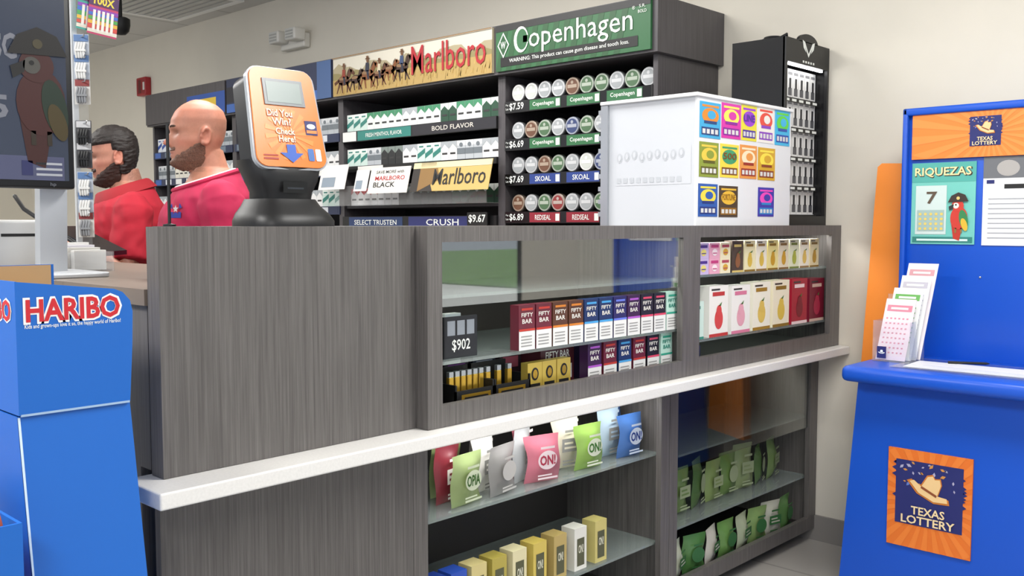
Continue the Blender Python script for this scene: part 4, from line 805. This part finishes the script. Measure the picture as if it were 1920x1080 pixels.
# ============================================================ PEOPLE
SEC=[(-.012,.055,-.02,.034),(0,.078,-.035,.040),(.02,.088,-.05,.052),(.045,.089,-.064,.060),(.065,.088,-.075,.065),(.09,.088,-.088,.070),(.115,.084,-.096,.073),(.135,.090,-.100,.075),(.165,.086,-.102,.076),(.195,.070,-.092,.070),(.215,.048,-.072,.056),(.230,.020,-.040,.032),(.235,.004,-.012,.010)]
def sec(z):
    for a,b in zip(SEC,SEC[1:]):
        if a[0]<=z<=b[0]:
            t=(z-a[0])/(b[0]-a[0]); return [a[i]+(b[i]-a[i])*t for i in (1,2,3)]
    return list((SEC[0] if z<SEC[0][0] else SEC[-1])[1:])
def g(x,s): return math.exp(-(x/s)**2)
def cl(x): return max(0.0,min(1.0,x))
def head_point(a,z,off=0):
    xf,xb,w=sec(z); xc=-.008; c,s_=math.cos(a),math.sin(a); p=.88
    ca=math.copysign(abs(c)**p,c); sa=math.copysign(abs(s_)**p,s_)
    x=xc+((xf-xc) if c>0 else (xc-xb))*ca; y=w*sa
    if c>0:
        n=0
        if .066<z<.130: n=.029*min(1,(.130-z)/.046)*min(1,(z-.066)/.012)
        x+=n*g(y,.010+.005*max(0,min(1,(.11-z)/.04)))
        x-=.010*g(abs(y)-.031,.014)*g(z-.116,.010)
        x+=.006*g(z-.135,.008)*g(y,.045)
        x+=.007*g(z-.052,.006)*g(y,.020)+.007*g(z-.038,.006)*g(y,.018)-.004*g(z-.045,.003)*g(y,.022)
        x+=.009*g(z-.012,.013)*g(y,.024)-.004*g(z-.028,.006)*g(y,.02)
        if abs(y)>.04: y+=math.copysign(.003*g(z-.085,.015),y)
    v=Vector((x,y,z))
    if off:
        d=Vector((x-xc,y,(z-.10)*.9)).normalized(); v+=d*off
    return v
def head_rings(nz=52,na=56):
    zs=[]
    for i in range(nz+1):
        t=i/nz; zs.append(-.012+.247*(t if t<.8 else .8+.2*math.sin((t-.8)/.2*PI/2)))
    return zs,na
EYX=.0575
def head_mb(mb,T,mat):
    zs,na=head_rings(); mb.T=T; mb.loft([[head_point(2*PI*k/na,z) for k in range(na)] for z in zs],mat)
    for s_ in (-1,1):
        mb.T=T; mb.ball((EYX+.0005,s_*.031,.1225),(.0135,.0160,.0065),mat,14,10); mb.ball((EYX-.001,s_*.031,.1065),(.0125,.0150,.0050),mat,14,10)
        E=T@Matrix.Translation((-.012,s_*.076,.100))@Matrix.Rotation(s_*.35,4,'Z')@Matrix.Rotation(-.2,4,'Y')
        mb.T=E; mb.ball((0,0,0),(.018,.005,.030),mat,14,10)
        pts=[(.016*math.cos(t)-.002,s_*.006,.028*math.sin(t)+.002) for t in [PI*(.12+.09*k) for k in range(15)]]
        mb.tube(pts,.0055,mat,8,True,True); mb.ball((.004,s_*.005,-.024),(.008,.005,.009),mat,10,8); mb.ball((.014,s_*.003,-.002),(.005,.005,.008),mat,10,8)
    mb.T=None
def shell(mask,thick,T,mat,seed=1):
    zs,na=head_rings(90,110); b=MB(); b.T=T; vs=[];mk=[]
    for z in zs:
        for k in range(na):
            a=2*PI*k/na; p=head_point(a,z); m=mask(p,a,z)
            nz_=noise.noise(p*90+Vector((seed,0,0)))
            if m>0: m=cl(m+.35*nz_)
            mk.append(m)
            vs.append(head_point(a,z,-.003+(thick+.003)*min(1,m*1.6)*(1+.25*noise.noise(Vector((p.x*60,p.y*60,p.z*160)))) if m>0 else -.003))
    fs=[]
    for i in range(len(zs)-1):
        for k in range(na):
            q=(i*na+k,i*na+(k+1)%na,(i+1)*na+(k+1)%na,(i+1)*na+k)
            if max(mk[j] for j in q)>0: fs.append(q)
    top=[(len(zs)-1)*na+k for k in range(na)]
    if max(mk[j] for j in top)>0: fs.append(tuple(top))
    b.add(vs,fs,mat); b.T=None; return b
def remesh(mb,vox,sm,mat):
    me=mb.mesh('tmp'); o=bpy.data.objects.new('tmp',me); COL.objects.link(o)
    m=o.modifiers.new('r','REMESH'); m.mode='VOXEL'; m.voxel_size=vox
    s_=o.modifiers.new('s','SMOOTH'); s_.factor=.5; s_.iterations=sm
    bpy.context.view_layer.update(); dg=bpy.context.evaluated_depsgraph_get()
    m2=bpy.data.meshes.new_from_object(o.evaluated_get(dg),depsgraph=dg); bpy.data.objects.remove(o); bpy.data.meshes.remove(me)
    m2.materials.clear(); m2.materials.append(mat); m2.shade_smooth(); return m2
def hand(mb,wr,d,n,side,mat,curl=.5):
    d=d.normalized(); n=(n-d*n.dot(d)).normalized(); t=d.cross(n)*side
    kn=[]
    for i,o in enumerate((-.031,-.011,.010,.030)):
        k=wr+d*(.088-.006*abs(i-1.2))+t*o; kn.append(k); mb.tube([wr+t*o*.55,wr+d*.045+t*o*.85,k],[.015,.014,.0115],mat,10,True,True)
    for i,L in enumerate((.062,.080,.086,.076)):
        k=kn[i]; sp=t*((i-1.5)*.10); a=curl*.5; p=k; pts=[k]
        for j,f in enumerate((.45,.3,.25)):
            dd=(d*math.cos(a)-n*math.sin(a)+sp).normalized(); p=p+dd*L*f; pts.append(p); a+=curl*.75
        mb.tube(pts,[.0098,.009,.0082,.0072],mat,10,True,True)
    b0=wr+d*.02+t*.022; mb.tube([b0,b0+d*.030+t*.022-n*.006,b0+d*.055+t*.032-n*.012,b0+d*.078+t*.034-n*.016],[.015,.0125,.0105,.008],mat,10,True,True)
def skin_mat(nm):
    m=bpy.data.materials.new(nm); m.use_nodes=True; nt=m.node_tree; b=nt.nodes['Principled BSDF']; a=nt.nodes.new('ShaderNodeVertexColor'); a.layer_name='col'; nt.links.new(a.outputs['Color'],b.inputs['Base Color']); b.inputs['Roughness'].default_value=.52
    g_=nt.nodes.new('ShaderNodeNewGeometry'); n_=nt.nodes.new('ShaderNodeTexNoise'); n_.inputs['Scale'].default_value=220; n_.inputs['Detail'].default_value=3; bp=nt.nodes.new('ShaderNodeBump'); bp.inputs['Strength'].default_value=.25; bp.inputs['Distance'].default_value=.001
    nt.links.new(g_.outputs['Position'],n_.inputs['Vector']); nt.links.new(n_.outputs['Fac'],bp.inputs['Height']); nt.links.new(bp.outputs['Normal'],b.inputs['Normal'])
    b.inputs['Subsurface Weight'].default_value=.08; b.inputs['Subsurface Radius'].default_value=(.01,.004,.002); return m
def neck_cut(me,zc,xc,tilt):
    bm=bmesh.new(); bm.from_mesh(me)
    nrm=Vector((tilt,0,1)).normalized()
    bmesh.ops.bisect_plane(bm,geom=bm.verts[:]+bm.edges[:]+bm.faces[:],plane_co=Vector((xc,0,zc)),plane_no=nrm,clear_outer=True)
    be=[e for e in bm.edges if e.is_boundary]
    adj={}
    for e in be:
        a,b=e.verts; adj.setdefault(a,[]).append(b); adj.setdefault(b,[]).append(a)
    loops=[]; seen=set()
    for v in adj:
        if v in seen: continue
        L=[v]; seen.add(v); cur=v
        while True:
            nx=[w for w in adj[cur] if w not in seen]
            if not nx: break
            cur=nx[0]; seen.add(cur); L.append(cur)
        loops.append(L)
    L=max(loops,key=len) if loops else []
    pts=[v.co.copy() for v in L]; bm.to_mesh(me); bm.free(); me.shade_smooth()
    n=len(pts); out=[]
    for k in range(48):
        i=int(k*n/48); out.append(sum((pts[(i+j)%n] for j in range(-3,4)),Vector())/7)
    return out,nrm
def person(label,loc,yaw,h,bulk,tone,shirt_c,arms,pitch,hairm,beardm,hairc,beardc,stub,collar,lean=0,headyaw=0,sleeve=.95):
    t=thing('person',label,'person',loc,yaw); sk=skin_mat('skin'); dm=sk
    k=h/1.75; b=MB(); hz=h-.235
    HT=Matrix.Translation((.030+lean,0,hz))@Matrix.Rotation(headyaw,4,'Z')@Matrix.Rotation(pitch,4,'Y')
    def ell(z,cx,rx,ry,n=28): return [Vector((cx+rx*math.cos(2*PI*i/n),ry*math.sin(2*PI*i/n),z)) for i in range(n)]
    TS=[(.80,0,.10,.155),(.90,0,.118,.172),(1.0,.005,.118,.165),(1.10,.012,.122,.160),(1.22,.012,.125,.172),(1.32,.004,.122,.185),(1.39,-.006,.105,.18),(1.435,-.014,.084,.135),(1.47,-.018,.070,.092),(1.50,-.018,.062,.068)]
    def tors(off):
        return [ell(z*k,cx+lean*(z-.8)/.7,(rx*bulk+off),(ry*(1+(bulk-1)*.6)+off)) for z,cx,rx,ry in TS]
    b.loft(tors(-.002),dm)
    b.tube([(-.026+lean*.9,0,1.38*k),(-.016+lean,0,hz-.02),(.0+lean,0,hz+.05)],[.060*bulk**.5,.055*bulk**.5,.056],dm,20,True)
    head_mb(b,HT,dm)
    sh_={}
    for s_ in (-1,1):
        b.tube([(0,s_*.088,.90*k),(.01,s_*.092,.50*k),(-.01,s_*.095,.10*k)],[.088*bulk,.056,.040],dm,16,True,True); b.tube([(-.03,s_*.095,.05),(.06,s_*.10,.045),(.13,s_*.105,.03)],[.038,.036,.026],dm,12,True,True)
        el,wr,hd,pn=arms[s_]; sh=Vector((-.012+lean*.85,s_*(.172+.02*bulk),1.372*k)); sh_[s_]=sh
        b.tube([sh,(sh+el)/2,el,el+(wr-el)*.35,wr],[.052*bulk**.5,.048*bulk**.5,.041,.040,.027],dm,16,True,True)
        hand(b,wr,hd,pn,-s_,dm,.6)
    body=remesh(b,.0045,2,sk); o=obj('body',body,t,True)
    ca=body.color_attributes.new('col','FLOAT_COLOR','POINT'); Hi=HT.inverted(); base=Vector(lin(tone)[:3]); bd=Vector(lin(stub)[:3])
    data=[]
    for v in body.vertices:
        p=Hi@v.co; c=base*(1+.12*noise.noise(v.co*35)+.08*noise.noise(v.co*140))
        if p.z>-.02:
            red=.5*g(p.x-.11,.02)*g(p.z-.078,.02)+.35*g(p.z-.085,.02)*g(abs(p.y)-.05,.02)+.35*(1 if abs(p.y)>.076 and p.z<.14 else 0)+.25*g(p.z-.19,.04)
            c=Vector((c.x*(1+.1*red),c.y*(1-.35*red),c.z*(1-.35*red)))
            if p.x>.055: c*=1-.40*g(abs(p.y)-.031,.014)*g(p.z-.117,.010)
            if p.x>.07:
                lp=g(p.z-.045,.008)*g(p.y,.024); c=c.lerp(Vector(lin('#9a5048')[:3]),.75*lp)
            nn_=.75+.5*noise.noise(p*260)
            hm=max(beardm(p,0,p.z)*.75, hairm(p,0,p.z)*.5)*nn_; c=c.lerp(bd,min(.8,max(0,hm)))
        data.extend((c.x,c.y,c.z,1))
    ca.data.foreach_set('color',data)
    for nm_,ms,sd,cc in (('hair',hairm,2,hairc),('beard',beardm,5,beardc)):
        if ms.th: 
            oo=obj(nm_,shell(ms,ms.th,HT,M(cc,.6,var=.45,scale=260,bump=.8),sd),t,True); oo.data.shade_smooth()
    def brow(p,a,z): return max(0,1-((abs(p.y)-.032)/.019)**2-((z-.136-.004*(1-abs(abs(p.y)-.03)/.03))/.0045)**2) if p.x>.05 else 0
    obj('eyebrows',shell(brow,.003,HT,M(hairc,.7),3),t,True)
    for s_ in (-1,1):
        e=MB(); e.T=HT; e.ball((EYX,s_*.031,.1145),.0118,M('#d8cfc8',.25),14,10); e.T=HT@Matrix.Translation((EYX,s_*.031,.1145)); e.lathe([(.0060,.0098),(.0047,.0119),(.0005,.0125)],(0,0,0),M('#33251c',.2),14,'x'); e.T=None; obj('eye',e,t,True,smooth=True)
    sm=M(shirt_c,.85,var=.10,scale=14,bump=.35)
    b=MB(); b.loft(tors(.013),sm)
    for s_ in (-1,1):
        el,wr,hd,pn=arms[s_]; sh=sh_[s_]; e2=sh+(el-sh)*sleeve
        b.tube([sh+(sh-el).normalized()*.075,sh+(sh-el).normalized()*.05,sh,(sh+e2)/2,e2],[.02,.052,.071*bulk**.5,.068*bulk**.5,.068],sm,18)
    sh_me=remesh(b,.007,4,sm)
    co=[]
    for v in sh_me.vertices:
        p=v.co; f=noise.noise(Vector((p.x*9+p.z*5,p.y*9,p.z*11-p.x*6)))*.009+noise.noise(Vector((p.x*24,p.y*24+p.z*14,p.z*20)))*.006
        co.append(p+v.normal*(f*cl((1.46*k-p.z)/.08)+.004))
    for v,q in zip(sh_me.vertices,co): v.co=q
    loop,pn_=neck_cut(sh_me,1.462*k,-.012+lean*.93,.34)
    so=obj('shirt',sh_me,t,True)
    def ringsec(r,up_,sc):
        def f(p,rad):
            rd_=(rad-pn_*rad.dot(pn_)); L=rd_.length; rd_=rd_/L; q=p-rd_*L*(1-sc)+pn_*up_
            return [q+rd_*math.cos(2*PI*j/8)*r+pn_*math.sin(2*PI*j/8)*r for j in range(8)]
        return f
    if collar=='crew':
        obj('collar',MB().sweep(loop,ringsec(.0085,.002,.99),sm),t,True,smooth=True)
        obj('undershirt',MB().sweep(loop,ringsec(.008,.006,.88),M('#e8e4e2',.8)),t,True,label='white undershirt showing at the neckline',smooth=True)
    else:
        def polo(p,rad):
            rd_=(rad-pn_*rad.dot(pn_)); L=rd_.length; rd_=rd_/L
            return [p-rd_*.010-pn_*.006, p-rd_*.022+pn_*.028, p-rd_*.016+pn_*.033, p-rd_*.006+pn_*.028, p+rd_*.016-pn_*.012, p+rd_*.010-pn_*.014, p-rd_*.006+pn_*.015]
        obj('collar',MB().sweep(loop,polo,M('#96121f',.8)),t,True,smooth=True)
    tm=M('#2a2a30',.85,var=.1,scale=40); b=MB(); b.loft([ell(z*k,0,.118*bulk+.012,.172*bulk+.008) for z in (.82,.93)],tm)
    for s_ in (-1,1): b.tube([(0,s_*.088,.90*k),(.01,s_*.092,.50*k),(-.01,s_*.095,.09*k)],[.108*bulk,.080,.068],tm,16)
    obj('trousers',remesh(b,.009,4,tm),t,True)
    for s_ in (-1,1):
        b=MB(); b.loft([rr(.05,.135,.047,0,s_*.10,20,.7),rr(.05,.135,.048,.025,s_*.10,20,.7),rr(.03,.11,.044,.06,s_*.10,20,.7),rr(-.02,.055,.045,.095,s_*.097,20,.8)],M('#1c1c1e',.6)); obj('shoe',b,t,True,smooth=True)
    return t,sh_me,k
def mkmask(f,th): 
    def q(p,a,z): return f(p,z)
    q.th=th; return q
def beard_f(p,z):
    line=.094-.62*max(0,p.x+.005)                    # cheek line falling from the sideburn to the mouth corner
    m=cl((line-z)*45)*cl((p.x+.020)*60)
    if p.x>.06:
        if .030<z<.056 and abs(p.y)<.026: m*=cl((abs(p.y)-.018)*120)
        if .054<z<.070 and abs(p.y)<.032: m=max(m,cl((.070-z)*120)*cl((.034-abs(p.y))*120)*(1 if z>.054 else 0))
    if z<.004: m*=.6
    return m
def hair1(p,z):
    if z<.10: return 0
    return cl((.03-p.x)*12)*cl((.19-z)*14)*cl((z-.10)*30)*.8
D1=3.4; c=PD(391,420,D1); top=PD(372,190,D1).z
arms1={1:(Vector((-.05,.275,1.06)),Vector((.06,.27,.83)),Vector((.25,0,-1)),Vector((0,1,0))),-1:(Vector((-.05,-.275,1.06)),Vector((.06,-.27,.83)),Vector((.25,0,-1)),Vector((0,-1,0)))}
P1,shirt1,k1=person('bald bearded man in a magenta t-shirt standing in profile behind the counter',(c.x,c.y,0),math.radians(250),top,1.18,'#bb826b','#b01b47',arms1,.02,mkmask(hair1,0),mkmask(beard_f,.003),'#4f3a2e','#6c4c3d','#5e4438','crew')
bv=BVHTree.FromPolygons([v.co.copy() for v in shirt1.vertices],[list(p.vertices) for p in shirt1.polygons])
dr=Vector((-.80,-.60,0)).normalized(); hit=bv.ray_cast(Vector((.10,.115,1.300))-dr*.35,dr)
if hit[0]:
    n=Vector((.80,.60,.05)).normalized(); r_=Vector((0,0,1)).cross(n).normalized(); 
    A=Art(hit[0]+n*.009,r_,n.cross(r_))
    def star(r): return [(r*math.cos(PI/2+2*PI*i/10)*(1 if i%2==0 else .45),r*math.sin(PI/2+2*PI*i/10)*(1 if i%2==0 else .45)) for i in range(10)]
    A.poly(star(.022),M('#c83a4a',.6),0); A.poly(star(.013),M('#d8d0d2',.6),1)
    A.rect(-.024,-.030,.024,-.010,M('#2f3f9a',.6),0); A.poly([(-.028,.005),(-.018,.020),(-.012,.0)],M('#2f3f9a',.6),0); A.poly([(.028,.005),(.018,.020),(.012,.0)],M('#2f3f9a',.6),0)
    obj('chest_emblem',A,P1,True,label='small star emblem in blue, white and red')
D2=4.2; c=PD(251,420,D2); top=PD(232,247,D2).z
def hair2(p,z):
    if z>.165: m=cl((.080-p.x)*30)
    else:
        m=cl((-.004+.25*max(0,z-.12)-p.x)*40) if z>.035 else cl((-.03-p.x)*50)
        if -.035<p.x<.012 and abs(p.y)>.06 and .07<z<.125: m=0
    return m
arms2={1:(Vector((.04,.27,1.06)),Vector((.28,.24,1.17)),Vector((1,-.1,.1)),Vector((-.3,.2,1))),-1:(Vector((.0,-.27,1.04)),Vector((.24,-.22,1.16)),Vector((1,.2,.1)),Vector((0,-.3,1)))}
P2,_,_=person('bearded man with slicked dark hair in a red polo shirt, working at the register',(c.x,c.y,0),math.radians(248),top+.012,1.24,'#b8836e','#a8152a',arms2,.16,mkmask(hair2,.013),mkmask(beard_f,.008),'#1e1613','#33201a','#2a1c16','polo',.03,0,.85)
# ============================================================ LIGHTS
def area(nm,loc,sx,sy,pw,col=(1,.985,.955),rot=(0,0,0)):
    l=bpy.data.lights.new(nm,'AREA'); l.shape='RECTANGLE'; l.size=sx; l.size_y=sy; l.energy=pw; l.color=col
    o=bpy.data.objects.new(nm,l); COL.objects.link(o); o.location=loc; o.rotation_euler=rot; return o
for i,(x,y,p) in enumerate(((-.4,1.9,56),(-3.0,2.0,46),(-5.2,.8,54),(.8,-1.2,84),(-2.2,-.6,78),(-7.8,.4,54))): area('ceiling_lamp',(x,y,2.66),1.2,.6,p)
area('case_lamp',(-1.66,(1.43+YM)/2,ZT-.022),.04,.9,2.6); area('case_lamp',(-1.66,(YM+YW)/2,ZT-.022),.04,.9,3.0)
area('case_lamp',(-1.72,1.97,.728),.03,.9,1.9); area('case_lamp',(-1.74,3.0,.728),.03,.8,.15)
sl=bpy.data.lights.new('sun','SUN'); sl.energy=9; sl.angle=.02; so_=bpy.data.objects.new('sun',sl); COL.objects.link(so_); so_.location=(0,10,20); so_.rotation_euler=(math.radians(-8),0,0)
wd=bpy.data.worlds.new('sky'); S.world=wd; wd.use_nodes=True; bg=wd.node_tree.nodes['Background']; bg.inputs[0].default_value=(.84,.90,1,1); bg.inputs[1].default_value=1.2
